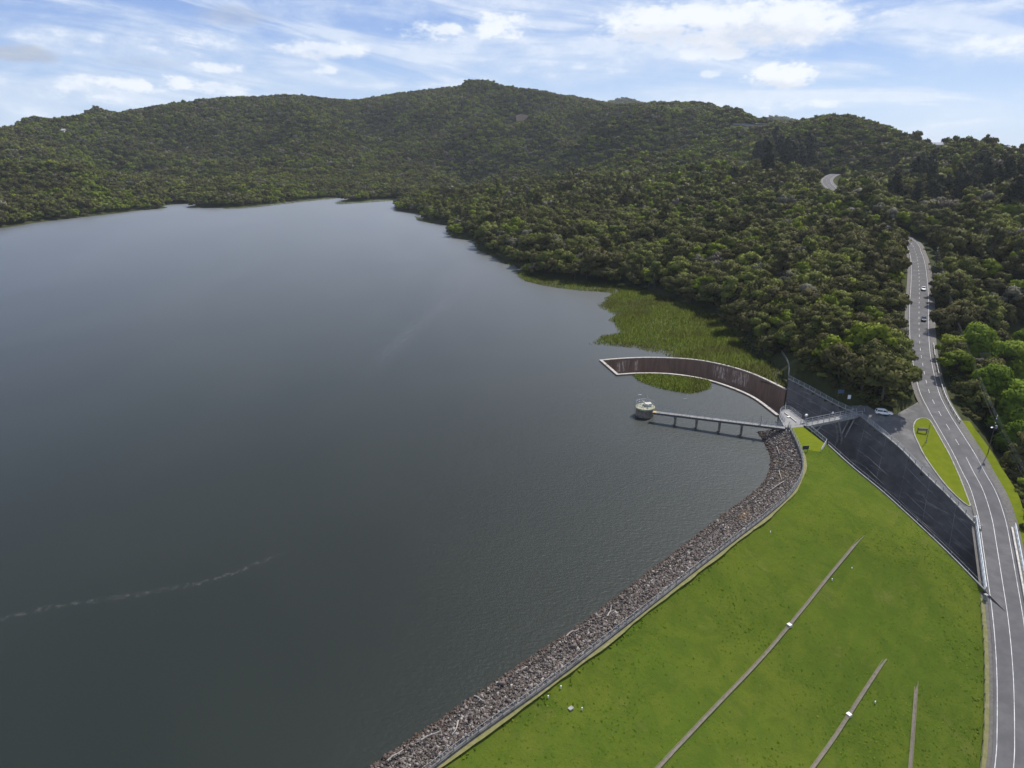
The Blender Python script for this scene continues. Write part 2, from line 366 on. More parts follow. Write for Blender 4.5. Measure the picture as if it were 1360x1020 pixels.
class MB:
    def __init__(s): s.V = []; s.F = []
    def add(s, V, F):
        n = len(s.V); s.V += [tuple(map(float, v)) for v in V]; s.F += [[i + n for i in f] for f in F]; return s
    def box(s, c, size, rz=0.0, taper=1.0):
        x, y, z = [q / 2 for q in size]; ca, sa = math.cos(rz), math.sin(rz); V = []
        for k in (-1, 1):
            q = taper if k > 0 else 1
            for (i, j) in ((-1, -1), (1, -1), (1, 1), (-1, 1)):
                X, Y = i * x * q, j * y * q
                V.append((c[0] + X * ca - Y * sa, c[1] + X * sa + Y * ca, c[2] + k * z))
        return s.add(V, [[3, 2, 1, 0], [4, 5, 6, 7], [0, 1, 5, 4], [1, 2, 6, 5], [2, 3, 7, 6], [3, 0, 4, 7]])
    def tube(s, pts, r, n=6, r2=None):
        pts = [np.array(p, float) for p in pts]; m = len(pts); V = []; F = []
        for i, p in enumerate(pts):
            d = pts[min(i + 1, m - 1)] - pts[max(i - 1, 0)]; d = d / (np.linalg.norm(d) + 1e-9)
            up = np.array([0, 0, 1.0]) if abs(d[2]) < .9 else np.array([1.0, 0, 0])
            a = np.cross(d, up); a /= np.linalg.norm(a); b = np.cross(d, a)
            rr = r if r2 is None else r + (r2 - r) * i / (m - 1)
            for k in range(n):
                th = 2 * math.pi * k / n; V.append(p + rr * (math.cos(th) * a + math.sin(th) * b))
        for i in range(m - 1):
            for k in range(n):
                F.append([i * n + k, i * n + (k + 1) % n, (i + 1) * n + (k + 1) % n, (i + 1) * n + k])
        F.append(list(range(n))[::-1]); F.append([(m - 1) * n + k for k in range(n)])
        return s.add(V, F)
    def beam(s, pts, wd, ht, up0=0.0):       # rectangular section swept along a path, base at path + up0
        pts = np.array(pts, float); m = len(pts); V = []; F = []
        for i in range(m):
            d = pts[min(i + 1, m - 1)] - pts[max(i - 1, 0)]; d[2] = 0; d /= np.linalg.norm(d) + 1e-9
            nrm = np.array([-d[1], d[0], 0]) * wd / 2
            b = pts[i] + np.array([0, 0, up0]); tp = b + np.array([0, 0, ht])
            V += [b - nrm, b + nrm, tp + nrm, tp - nrm]
        for i in range(m - 1):
            for k in range(4):
                F.append([i * 4 + k, i * 4 + (k + 1) % 4, (i + 1) * 4 + (k + 1) % 4, (i + 1) * 4 + k])
        F.append([0, 1, 2, 3]); e = (m - 1) * 4; F.append([e + 3, e + 2, e + 1, e])
        return s.add(V, F)
    def lathe(s, c, prof, n=28):
        V = []; F = []
        for (r, z) in prof:
            for k in range(n):
                th = 2 * math.pi * k / n; V.append((c[0] + r * math.cos(th), c[1] + r * math.sin(th), c[2] + z))
        for i in range(len(prof) - 1):
            for k in range(n): F.append([i * n + k, i * n + (k + 1) % n, (i + 1) * n + (k + 1) % n, (i + 1) * n + k])
        F.append(list(range(n))[::-1]); F.append([(len(prof) - 1) * n + k for k in range(n)])
        return s.add(V, F)
    def build(s, name, mat, parent=None, local=False, smooth=False):
        V = np.array(s.V)
        if parent is not None and not local:
            off = np.array(parent.location)
            if parent.parent is not None: off = off + np.array(parent.parent.location)
            V = V - off
        return link(name, mesh_from(name, V, s.F, mat, smooth), parent)

def catmull(P, step=2.0):
    P = np.array(P, float); Q = np.vstack([2 * P[0] - P[1], P, 2 * P[-1] - P[-2]]); out = []
    for i in range(1, len(Q) - 2):
        a, b, c, d = Q[i - 1:i + 3]; n = max(2, int(np.linalg.norm(c - b) / .5))
        tt = np.linspace(0, 1, n, endpoint=False)[:, None]
        out.append(.5 * (2 * b + (c - a) * tt + (2 * a - 5 * b + 4 * c - d) * tt ** 2 + (3 * b - a - 3 * c + d) * tt ** 3))
    out.append(P[-1:]); R = np.vstack(out)
    return resample(R, step)
def resample(R, step=None, n=None):
    R = np.asarray(R, float); L = np.r_[0, np.cumsum(np.linalg.norm(np.diff(R, axis=0), axis=1))]
    n = n or max(2, int(round(L[-1] / step)) + 1)
    s = np.linspace(0, L[-1], n)
    return np.stack([np.interp(s, L, R[:, k]) for k in range(R.shape[1])], 1)
def normals2(P):
    d = np.gradient(P[:, :2], axis=0); d /= np.linalg.norm(d, axis=1)[:, None] + 1e-9
    return np.stack([d[:, 1], -d[:, 0]], 1)                     # to the right of travel
def offset(P, r):
    Q = P.copy(); r = np.broadcast_to(r, len(P)); Q[:, :2] += normals2(P) * r[:, None]; return Q
def strip(A, B, rows=1, thick=0.0):
    n = len(A); V = np.vstack([A + (B - A) * k / rows for k in range(rows + 1)])
    F = [[k * n + i, (k + 1) * n + i, (k + 1) * n + i + 1, k * n + i + 1] for k in range(rows) for i in range(n - 1)]
    return V, F
def up_strip(name, A, B, mat, parent=None, rows=1, dz=0.0, uv=False, sub=None):
    V, F = strip(np.array(A), np.array(B), rows); V = V + np.array([0, 0, dz])
    a, b, c = V[F[0][0]], V[F[0][1]], V[F[0][2]]
    if np.cross(b - a, c - a)[2] < 0: F = [f[::-1] for f in F]
    uvs = None
    if uv:
        n = len(A); uvs = np.array([[k / rows, i / (n - 1)] for k in range(rows + 1) for i in range(n)])
    return link(name, mesh_from(name, V, F, mat, False, uvs), parent)
def inside(P, poly):
    P = np.atleast_2d(P); x, y = P[:, 0], P[:, 1]; poly = np.asarray(poly)[:, :2]; r = np.zeros(len(P), bool)
    j = len(poly) - 1
    for i in range(len(poly)):
        xi, yi = poly[i]; xj, yj = poly[j]
        c = ((yi > y) != (yj > y))
        with np.errstate(divide='ignore', invalid='ignore'):
            r ^= c & (x < (xj - xi) * (y - yi) / (yj - yi + 1e-12) + xi)
        j = i
    return r
def dist_poly(P, line, closed=False):
    P = np.atleast_2d(P)[:, :2]; L = np.asarray(line)[:, :2]
    if closed: L = np.vstack([L, L[:1]])
    best = np.full(len(P), 1e9); idx = np.zeros(len(P)); 
    for i in range(len(L) - 1):
        a, b = L[i], L[i + 1]; ab = b - a; tt = np.clip(((P - a) @ ab) / (ab @ ab + 1e-9), 0, 1)
        d = np.hypot(*(P - (a + tt[:, None] * ab)).T); k = d < best
        best[k] = d[k]; idx[k] = i + tt[k]
    return best, idx
def vnoise(x, y, scale, seed=0):
    x = x / scale; y = y / scale; xi = np.floor(x).astype(np.int64); yi = np.floor(y).astype(np.int64); fx = x - xi; fy = y - yi
    def h(a, b):
        v = (a * 374761393 + b * 668265263 + seed * 974711) & 0x7fffffff
        v = ((v ^ (v >> 13)) * 1274126177) & 0x7fffffff
        return ((v ^ (v >> 16)) & 0xffff) / 65535.0
    fx = fx * fx * (3 - 2 * fx); fy = fy * fy * (3 - 2 * fy)
    return (h(xi, yi) * (1 - fx) + h(xi + 1, yi) * fx) * (1 - fy) + (h(xi, yi + 1) * (1 - fx) + h(xi + 1, yi + 1) * fx) * fy - .5
def fbm(x, y, scale, seed=0, oct=4):
    return sum(vnoise(x, y, scale / 2 ** k, seed + k) / 2 ** k for k in range(oct))

# ------------------------------------------------------------------ plan of the dam, the spillway and the road (metres, lake level = 0)
def pts(*a): return np.array([W(*q) for q in a])
CREST = catmull(pts((1047, 567, 4), (1055, 582, 4), (1062, 598, 4), (1066, 614, 4), (1065, 629, 4), (1058, 646, 4), (1044, 663, 4), (1020, 684, 4),
                    (985, 711, 4), (950, 738, 4), (915, 765, 4), (820, 840, 4), (730, 909, 4), (630, 980, 4), (577, 1020, 4), (500, 1076, 4), (400, 1150, 4)), 1.5)
SHORE_DAM = catmull(pts((1006, 574, 0), (1014, 586, 0), (1021, 599, 0), (1024, 612, 0), (1022, 626, 0), (1015, 640, 0), (1000, 655, 0), (972, 676, 0),
                        (940, 700, 0), (900, 731, 0), (855, 765, 0), (780, 823, 0), (730, 857, 0), (630, 925, 0), (495, 1017, 0), (420, 1068, 0), (330, 1130, 0)), 1.5)
CH_L = catmull(pts((1100, 591, 4), (1132, 620, 2.2), (1172, 653, -.6), (1220, 697, -4), (1262, 737, -6.8), (1309, 785, -9.5)), 2.0)
CH_R = catmull(pts((1047, 503, 4.5), (1076, 518, 4.5), (1110, 537, 4.2), (1141, 552, 4), (1166, 571, 3.2), (1196, 596, 1.6), (1226, 627, -.6), (1261, 661, -3.2), (1303, 704, -6.2)), 2.0)
ROADPX = [(1110, 231, 45), (1101, 235, 44), (1098, 242, 42.5), (1112, 256, 39), (1142, 281, 33), (1175, 302, 27), (1207, 320, 22), (1216, 336, 19.5), (1219.5, 352, 17.5), (1221, 380, 14.5), (1220.5, 420, 11), (1221.5, 455, 8.5),
          (1226, 487, 6.6), (1234, 520, 5), (1246, 545, 3.8), (1259, 567, 2.6), (1279, 600, .6), (1293, 627, -1.4), (1306, 652, -3), (1317, 687, -5.2), (1323, 720, -6.8),
          (1331, 770, -9), (1338, 815, -11), (1343, 860, -12.8), (1346.5, 915, -15), (1347.5, 990, -17.6), (1346, 1020, -18.6), (1340, 1085, -20.5), (1328, 1180, -23)]
ROAD = catmull(pts(*ROADPX[::-1]), 2.0)        # from the dam's foot uphill, away from the viewer
rp = project(ROAD)
HALF = np.interp(rp[:, 1], [235, 322, 335, 355, 400, 470, 545, 600, 670, 760, 860, 1020, 1180], [3.7, 3.3, 3.0, 3.3, 3.6, 2.9, 2.55, 2.65, 2.75, 2.65, 2.55, 2.45, 2.4])

# ------------------------------------------------------------------ terrain: one land surface from the plan and the ridges
CTRL = []
def cpt(P): CTRL.append(P)
for P in CREST[::14]: cpt(P)
for P in CH_L[::6]: cpt(P)
for P in CH_R[::7]: cpt(P)
for P, hw in zip(ROAD[::5], HALF[::5]): cpt(P)
shore_px = [(-160, 330), (-80, 316), (0, 303), (60, 294), (130, 286), (200, 278), (240, 271), (270, 276), (320, 275), (360, 271), (405, 266), (440, 263), (475, 268), (505, 265), (533, 266),
            (545, 282), (580, 297), (618, 318), (650, 336), (682, 351), (700, 364), (740, 374), (800, 379), (850, 386), (905, 404), (955, 428), (985, 455), (1010, 474), (1036, 490)]
SHORE = np.array([W(a, b, 0) for a, b in shore_px])
for P in SHORE:
    D = math.hypot(P[0], P[1])
    for f, z in ((1 - min(.05, 12 / D * 2), -3.5), (1.0, .2), (1 + min(.05, 12 / D * 1.5), 3.5)): cpt(np.array([P[0] * f, P[1] * f, z]))
cols = {
 -160: [(260, 950), (205, 1250), (182, 1480)],
 0: [(255, 1020), (205, 1300), (174, 1520)], 100: [(240, 1120), (190, 1420), (151, 1680)], 200: [(240, 1200), (190, 1500), (143, 1780)],
 300: [(232, 1260), (180, 1580), (132, 1880)], 400: [(230, 1290), (180, 1620), (127, 1950)], 470: [(228, 1320), (180, 1650), (135, 2000)], 545: [(235, 1150), (185, 1600), (126, 2050)], 585: [(185, 1600), (119, 2100)], 660: [(185, 1600), (116, 2130)],
 620: [(285, -5), (240, -24), (180, 1650), (116, 2150)], 700: [(325, -5), (275, -14), (230, -34), (180, 1500), (119, 2100)],
 760: [(330, -5), (275, -15), (230, -35), (180, 1500), (131, 2050)],
 820: [(335, -6), (285, -15), (240, -30), (190, 1350), (142, 1950)], 900: [(355, -6), (295, -15), (240, -32), (190, 1250), (147, 1800)], 955: [(190, 1200), (147, 1700)],
 1000: [(405, -6), (340, -13), (280, -22), (220, -46), (164, 1450)], 1060: [(450, -6), (380, -12), (310, -20), (250, -36), (195, 980), (167, 1300)],
 1130: [(480, -6), (410, -10), (340, -17), (235, 780), (195, 980), (159, 1250)], 1180: [(230, 760), (200, 900), (170, 1150)],
 1225: [(225, 740), (182, 1050)], 1250: [(470, 248), (400, 320), (340, 420), (270, 570), (225, 720), (189, 960)],
 1310: [(330, 410), (260, 560), (220, 720), (193, 920)],
 1370: [(310, 430), (250, 560), (220, 680), (200, 850)],
 1470: [(310, 410), (250, 540), (215, 760)], 1600: [(250, 520), (212, 740)],
}
TREE_H = 8.0; RIDGE = []
for px, lst in cols.items():
    for k, (py, D) in enumerate(lst):
        P = WD(px, py, D) if D > 0 else W(px, py, -D + TREE_H)
        if py < 480: P[2] -= TREE_H if D > 300 or D < 0 else 5
        cpt(P)
    RIDGE.append((math.atan2(P[0], P[1]), P[2])); P = P.copy()
    for f, dzz in ((1.22, 45), (1.5, 90)): cpt(np.array([P[0] * f, P[1] * f, P[2] - dzz]))
for px, py, D in [(800, 141, 3500), (830, 133, 3500), (860, 143, 3500), (1025, 156, 3500), (985, 168, 3500), (1075, 172, 3500)]:
    cpt(WD(px, py, D))
for q in ((1300, 480, -3), (1335, 530, -7), (1370, 520, -9), (1345, 590, -8), (1400, 600, -13), (1450, 480, -8), (1335, 425, 3), (1400, 400, 4), (1480, 400, 4), (1500, 600, -15), (1420, 800, -21), (1500, 900, -25), (1380, 700, -15), (1272, 470, 5), (1275, 430, 8)): cpt(W(*q))      # the gully below the road
for px in (-200, -50, 100, 250, 400, 550): cpt(np.array([*WD(px, 200, 3000)[:2], 40])); cpt(np.array([*WD(px, 200, 4300)[:2], 20]))
for px in (1150, 1250, 1350, 1450, 1600): cpt(np.array([*WD(px, 200, 1900)[:2], 10])); cpt(np.array([*WD(px, 200, 3200)[:2], 0])); cpt(np.array([*WD(px, 200, 4400)[:2], 0]))
CTRL = np.array(CTRL); RIDGE = np.array(sorted(RIDGE))
def lp(x, y): return np.arctan2(x, y) * 1.0, np.log(np.hypot(x, y))
ca, cl = lp(CTRL[:, 0], CTRL[:, 1])
def tps_k(r2): return .5 * r2 * np.log(r2 + 1e-12)
N = len(CTRL); K = tps_k((ca[:, None] - ca) ** 2 + (cl[:, None] - cl) ** 2) + np.eye(N) * 1e-5
Pm = np.stack([np.ones(N), ca, cl], 1)
sol = np.linalg.solve(np.block([[K, Pm], [Pm.T, np.zeros((3, 3))]]), np.r_[CTRL[:, 2], 0, 0, 0])
def land_raw(x, y):
    x = np.asarray(x, float).ravel(); y = np.asarray(y, float).ravel(); out = np.empty(len(x))
    for i in range(0, len(x), 20000):
        a, l = lp(x[i:i + 20000], y[i:i + 20000])
        out[i:i + 20000] = tps_k((a[:, None] - ca) ** 2 + (l[:, None] - cl) ** 2) @ sol[:N] + sol[N] + sol[N + 1] * a + sol[N + 2] * l
    D = np.hypot(x, y)
    rough = np.clip((out - 6) / 30, 0, 1) * np.clip((D - 350) / 700, 0, 1)
    zr = np.interp(np.arctan2(x, y), RIDGE[:, 0], RIDGE[:, 1]); rough = rough * np.where(D < 2300, np.clip((1.04 - out / zr) * 3, .05, 1), .2)
    out += rough * (fbm(x, y, 340, 3, 3) * 120 - np.abs(fbm(x, y, 210, 15, 2)) * 60 + fbm(x, y, 110, 9, 3) * 22)
    return out
RZ_line = ROAD[:, :2]
def land(x, y):
    z = land_raw(x, y); x = np.asarray(x, float).ravel(); y = np.asarray(y, float).ravel()
    k = (np.hypot(x, y) < 1000) & (x > 40)
    if k.any():
        P = np.stack([x[k], y[k]], 1)
        d, idx = dist_poly(P, ROAD)
        rz = np.interp(idx, np.arange(len(ROAD)), ROAD[:, 2]); hw = np.interp(idx, np.arange(len(ROAD)), HALF)
        wgt = 1 - np.clip((d - hw - 2.5) / 9, 0, 1); wgt = wgt * wgt * (3 - 2 * wgt)
        z[k] = z[k] * (1 - wgt) + (rz - .28) * wgt
    return z
HD = np.exp(np.linspace(math.log(60), math.log(3500), 420))
def hit(px, py, z0=0.0, dmin=60):        # the land point first seen at a pixel
    d = ray(px, py); d = d / math.hypot(d[0], d[1]); hd = HD[HD >= dmin]
    below = land(d[0] * hd, d[1] * hd) >= CAM_H + d[2] * hd
    k = int(np.argmax(below)) if below.any() else len(hd) - 1
    a, b = hd[max(k - 1, 0)], hd[k]; D = (a + b) / 2
    return np.array([d[0] * D, d[1] * D, float(land(np.array([d[0] * D]), np.array([d[1] * D]))[0])])
def on_hill(px, D):                       # the land at a distance, in the direction of a column
    P = WD(px, 200, D); P[2] = float(land(P[:1], P[1:2])[0]); return P

# trough and chute outlines
WEIR_F = catmull(pts((798, 478, .5), (830, 475.5, .5), (870, 474.5, .5), (920, 477, .5), (960, 484, .5), (1000, 496, .5), (1045, 517, .5)), 1.5)
WEIR_N = catmull(pts((820, 497, .5), (850, 495.3, .5), (890, 496.3, .5), (930, 502, .5), (965, 512, .5), (1000, 527, .5), (1033, 551, .5)), 1.5)
mid_road = ROAD[(rp[:, 1] > 690) & (rp[:, 1] < 800)]
dirL = CH_L[-1] - CH_L[-4]; dirL /= np.linalg.norm(dirL[:2]); dirR = CH_R[-1] - CH_R[-4]; dirR /= np.linalg.norm(dirR[:2])
EXT_L = CH_L[-1] + dirL * 46; EXT_R = CH_R[-1] + dirR * 52
PLAT = pts((1041, 563, 4), (1034, 551, 4), (1036, 545, 4), (1043, 542.5, 4), (1050, 544, 4), (1072, 562, 4), (1100, 591, 4))
VOID = np.vstack([CH_R[:, :2], EXT_R[None, :2], EXT_L[None, :2], CH_L[::-1, :2], PLAT[::-1, :2][1:-1], WEIR_N[::-1, :2], WEIR_F[:, :2]])
road_left = offset(ROAD, -(HALF + 1.6)); kk = rp[:, 1] > 790
DAM_EDGE = road_left[kk][::-1]
DAM = np.vstack([CREST[:, :2], [[-120, -40]], [[40, -40]], DAM_EDGE[::-1, :2], CH_L[::-1, :2], [[PLAT[5][0], PLAT[5][1]]]])
LAKE_NEAR = np.vstack([SHORE_DAM[:, :2], [[-300, 0]], [[-900, 100]], SHORE[:, :2], [WEIR_F[-1, :2]], WEIR_F[::-1, :2], WEIR_N[:, :2], [PLAT[0, :2]]])

# car park
TOP = [(1131, 536), (1140, 538), (1152, 541), (1164, 546), (1176, 553), (1190, 549), (1204, 543), (1216, 537), (1226, 528)]
def flatpark(px, py):                     # car park surface follows road and chute edge
    P = hit(px, py, 3.5); return P
pk_l = [flatpark(px, py) for px, py in TOP]
ypx = rp[:, 1]; rl = offset(ROAD, -(HALF + .3)); sel = (ypx > 526) & (ypx < 700)
chp = CH_R[project(CH_R)[:, 0] > 1131]
park_poly = np.vstack([np.array(pk_l), rl[sel][::-1], offset(chp, 0)[::-1]])
n0 = len(park_poly)
ctrlP = np.vstack([np.array(pk_l), rl[sel], chp])
def park_z(x, y):
    d2 = (ctrlP[:, 0] - x) ** 2 + (ctrlP[:, 1] - y) ** 2 + .5; ww = 1 / d2 ** 1.3; return float((ww * ctrlP[:, 2]).sum() / ww.sum())

NA, ND = 600, 430
azs = np.linspace(math.radians(-52), math.radians(64), NA); ds = np.exp(np.linspace(math.log(50), math.log(4600), ND))
AA, DD = np.meshgrid(azs, ds); X = (DD * np.sin(AA)).ravel(); Y = (DD * np.cos(AA)).ravel()
Zg = land(X, Y)
kp_ = inside(np.stack([X, Y], 1), park_poly) | ((np.hypot(X - 115, Y - 170) < 60) & (dist_poly(np.stack([X, Y], 1), park_poly, True)[0] < 1.6))
Zg[kp_] = [min(z, park_z(x, y) - .45) for x, y, z in zip(X[kp_], Y[kp_], Zg[kp_])]
dch, ich = dist_poly(np.stack([X, Y], 1), CH_R); kc_ = dch < 3.0
Zg[kc_] = np.minimum(Zg[kc_], np.interp(ich[kc_], np.arange(len(CH_R)), CH_R[:, 2]) - .12)
shd, _ = dist_poly(np.stack([X, Y], 1), SHORE)
grid = np.arange(NA * ND).reshape(ND, NA)
Fq = np.stack([grid[:-1, :-1].ravel(), grid[:-1, 1:].ravel(), grid[1:, 1:].ravel(), grid[1:, :-1].ravel()], 1)[:, ::-1]
cx = X[Fq].mean(1); cy = Y[Fq].mean(1); C2 = np.stack([cx, cy], 1)
in_lake = inside(C2, LAKE_NEAR); drop = (in_lake & (shd[Fq].min(1) > 14)) | (in_lake & (cy < 300))
drop |= inside(C2, VOID) | inside(C2, DAM) | (inside(C2, np.vstack([CREST[:, :2], SHORE_DAM[::-1, :2]])))
drop |= inside(C2, PLAT[[0, 1, 2, 3, 4, 5, 6], :2])
drop |= Zg[Fq].max(1) < -40
Fq = Fq[~drop]
used = np.unique(Fq); remap = -np.ones(NA * ND, int); remap[used] = np.arange(len(used))
terrain = link('hill_terrain', mesh_from('hill_terrain', np.stack([X, Y, Zg], 1)[used], remap[Fq], 'forest_floor', True))
tag(terrain, 'wooded hills rising around the reservoir', kind='structure')

# ------------------------------------------------------------------ lake
wl = offset(SHORE_DAM, 0); wl_in = SHORE_DAM.copy()
cr_i = resample(CREST, n=len(SHORE_DAM)); wl_in[:, :2] += (cr_i[:, :2] - SHORE_DAM[:, :2]) * .35
inland = [(SHORE[i] * 1.12)[:2] for i in range(len(SHORE) - 1, -1, -1)]
poly = [tuple(q) for q in wl_in[::-1, :2]]                      # bottom of the dam up to the jetty
poly += [tuple(PLAT[1][:2])] + [tuple(q) for q in WEIR_N[::-2, :2]] + [tuple(q) for q in WEIR_F[::2, :2]] + [tuple(WEIR_F[-1, :2] + np.array([3, 9]))]
poly += [tuple(q) for q in inland] + [(-1100, 300), (-900, -80), (-110, -60)]
PV = [Vector((q[0], q[1], 0)) for q in poly]
tris = tessellate_polygon([PV]); WF = []
for tr in tris:
    a, b, c = [PV[i] for i in tr]
    WF.append(list(tr) if (b - a).cross(c - a).z > 0 else list(tr)[::-1])
water = link('lake_water', mesh_from('lake_water', [tuple(v) for v in PV], WF, 'water'))
tag(water, 'dark grey-green rippled reservoir water', kind='structure')
def ribbon(name, pxs, wd, mat, label):
    P = catmull(pts(*[(a, b, .012) for a, b in pxs]), 3.0)
    o = up_strip(name, offset(P, -wd / 2), offset(P, wd / 2), mat, rows=4, uv=True); tag(o, label, 'foam', kind='stuff'); return o
ribbon('foam_line', [(-120, 850), (-40, 832), (60, 808), (130, 797), (200, 787), (290, 768), (350, 745), (412, 724)], 2.6, 'foam', 'long thin line of pale foam drifting on the open water')
ribbon('wind_ripple', [(604, 384), (575, 415), (545, 440), (505, 480), (478, 515)], 15, 'ripple_foam', 'patch of wind-ruffled pale water in mid lake')

# ------------------------------------------------------------------ dam: grass face, rubble face, crest wall
LOWER = np.vstack([CH_L, DAM_EDGE])
def dam_z(x, y):
    P = np.stack([x, y], 1); d1, _ = dist_poly(P, CREST); d2, i2 = dist_poly(P, LOWER); zb = np.interp(i2, np.arange(len(LOWER)), LOWER[:, 2] - .12)
    return (3.98 * d2 + zb * d1) / (d1 + d2 + 1e-6)
g = 1.6
bx0, by0 = DAM.min(0); bx1, by1 = DAM.max(0)
gx, gy = np.meshgrid(np.arange(-60, bx1, g), np.arange(max(by0, 20), by1, g)); G = np.stack([gx.ravel(), gy.ravel()], 1)
inner = G[inside(G, DAM)]; dB, _ = dist_poly(inner, DAM, True); inner = inner[dB > .9]
bnd = DAM[DAM[:, 1] > 19]
# boundary polygon of the visible part of the dam
cr_v = CREST[CREST[:, 1] > 22]; de_v = DAM_EDGE[DAM_EDGE[:, 1] > 22]
GP = np.vstack([cr_v[:, :2], [[cr_v[-1][0] + 12, 22]], [[de_v[-1][0] - 2, 22]], de_v[::-1, :2], CH_L[::-1, :2], [[PLAT[5][0], PLAT[5][1]]]])
from mathutils.geometry import delaunay_2d_cdt
inner = inner[inside(inner, GP)]
allv = [Vector(q) for q in np.vstack([GP, inner])]
nb = len(GP); vo, eo, fo, *_ = delaunay_2d_cdt(allv, [(i, (i + 1) % nb) for i in range(nb)], [], 0, 1e-4)
V2 = np.array([[v.x, v.y] for v in vo]); Z2 = dam_z(V2[:, 0], V2[:, 1])
dcr, icr = dist_poly(V2, CREST); dcl, icl = dist_poly(V2, LOWER)
pairs = np.array([(f[a], f[(a + 1) % 3]) for f in fo for a in range(3)]); free = (dcr > .3) & (dcl > .3)
for _ in range(30):                      # ease the fold lines
    sm = np.zeros(len(V2)); ct = np.zeros(len(V2)); np.add.at(sm, pairs[:, 0], Z2[pairs[:, 1]]); np.add.at(ct, pairs[:, 0], 1); np.add.at(sm, pairs[:, 1], Z2[pairs[:, 0]]); np.add.at(ct, pairs[:, 1], 1)
    Z2 = np.where(free, .5 * Z2 + .5 * sm / np.maximum(ct, 1), Z2)
lawn = pts((1048, 568.5, 4.12), (1066, 566.5, 4.12), (1081, 578, 4.12), (1096, 590, 4.12), (1089, 600, 3.95), (1071, 597, 4.02), (1063.5, 595, 4.12), (1056, 580, 4.12))
dlw, _ = dist_poly(V2, lawn, True); dlw[inside(V2, lawn)] = 0; wgt = np.clip(1 - dlw / 3.5, 0, 1) * (dcl > .3); Z2 = Z2 * (1 - wgt) + 4.0 * wgt
Z2 += (dlw > 3) * fbm(V2[:, 0], V2[:, 1], 9, 4, 3) * .35 * np.clip(np.minimum(dcr, dcl) / 6, 0, 1)
F2 = []
cent = np.array([V2[list(f)].mean(0) for f in fo]); keep = inside(cent, GP)
for f, k_ in zip(fo, keep):
    if not k_: continue
    a, b, c = V2[f[0]], V2[f[1]], V2[f[2]]
    F2.append(list(f) if (b[0] - a[0]) * (c[1] - a[1]) - (b[1] - a[1]) * (c[0] - a[0]) > 0 else list(f)[::-1])
dam = link('dam_grass_slope', mesh_from('dam_grass_slope', np.c_[V2, Z2], F2, 'grass', True)); tag(dam, 'steep mown green grass face of the earth dam', kind='structure')
V2T = np.c_[V2, Z2]
def dam_at(px, py):
    z = 0.0
    for _ in range(25):
        P = W(px, py, z); k = np.argsort((V2[:, 0] - P[0]) ** 2 + (V2[:, 1] - P[1]) ** 2)[:4]
        d = np.hypot(V2[k, 0] - P[0], V2[k, 1] - P[1]) + .05; zz = float((Z2[k] / d).sum() / (1 / d).sum()); z = .5 * z + .5 * zz
    return W(px, py, z)
def dam_z_at(P):
    out = []
    for p in np.atleast_2d(P):
        k = np.argsort((V2[:, 0] - p[0]) ** 2 + (V2[:, 1] - p[1]) ** 2)[:4]; d = np.hypot(V2[k, 0] - p[0], V2[k, 1] - p[1]) + .05
        out.append((Z2[k] / d).sum() / (1 / d).sum())
    return np.array(out)
# grass tufts
NTF = 26000
q = RNG.random((NTF * 3, 2)) * (GP.max(0) - GP.min(0)) + GP.min(0); q = q[inside(q, GP)]
dd, _ = dist_poly(q, GP, True); q = q[dd > .6]
den = fbm(q[:, 0], q[:, 1], 14, 21, 4); q = q[RNG.random(len(q)) < np.clip(.45 + den * 1.6, .08, 1)][:NTF]
tv = []; tf = []
from mathutils.kdtree import KDTree
kd = KDTree(len(V2))
for i, v in enumerate(V2T): kd.insert((v[0], v[1], 0), i)
kd.balance()
def kz(x, y):
    r = kd.find_n((x, y, 0), 3); ww = [1 / (d + .05) for _, _, d in r]
    return sum(Z2[i] * a for (_, i, _), a in zip(r, ww)) / sum(ww)
for x, y in q:
    z = kz(x, y) - .03; h = random.uniform(.05, .16); r = random.uniform(.12, .30); b = len(tv); a0 = random.random() * 6.28
    for k in range(3):
        a = a0 + k * 2.1; tv.append((x + r * math.cos(a), y + r * math.sin(a), z))
    tv.append((x + random.uniform(-.12, .12), y + random.uniform(-.12, .12), z + h))
    tf += [[b, b + 1, b + 3], [b + 1, b + 2, b + 3], [b + 2, b, b + 3]]
tag(link('grass', mesh_from('grass', tv, np.array(tf), 'tuft')), 'tufts of rough grass over the dam face', 'grass', kind='stuff')

# rubble face of the dam
nS = 130
A = resample(SHORE_DAM, n=nS); B = resample(CREST, n=nS)
def rip(i, u):                            # u: 0 at the waterline, 1 at the crest
    P = A[i] + (B[i] - A[i]) * u
    prof = np.interp(u, [-.12, 0, .16, .22, .30, .34, 1], [-1.2, -.05, .75, 1.0, 1.02, 1.35, 3.75])
    return np.array([P[0], P[1], prof])
us = [-.12, 0, .08, .16, .22, .26, .30, .34, .45, .6, .75, .9, .985]
V = [rip(i, u) for u in us for i in range(nS)]
F = [[k * nS + i, k * nS + i + 1, (k + 1) * nS + i + 1, (k + 1) * nS + i][::-1] for k in range(len(us) - 1) for i in range(nS - 1)]
a, b, c = [np.array(V[F[0][k]]) for k in range(3)]
if np.cross(b - a, c - a)[2] < 0: F = [f[::-1] for f in F]
tag(link('dam_rubble_bed', mesh_from('dam_rubble_bed', V, F, 'rubble_bed')), 'dark bed under the stone facing of the dam', kind='structure')
BOXV = np.array([[-1, -1, -1], [1, -1, -1], [1, 1, -1], [-1, 1, -1], [-1, -1, 1], [1, -1, 1], [1, 1, 1], [-1, 1, 1]], float)
BOXF = np.array([[3, 2, 1, 0], [4, 5, 6, 7], [0, 1, 5, 4], [1, 2, 6, 5], [2, 3, 7, 6], [3, 0, 4, 7]])
sv = []; sf = []; ns = 0
segw = np.linalg.norm(A[1:] - A[:-1], axis=1); wdt = np.linalg.norm(B - A, axis=1)
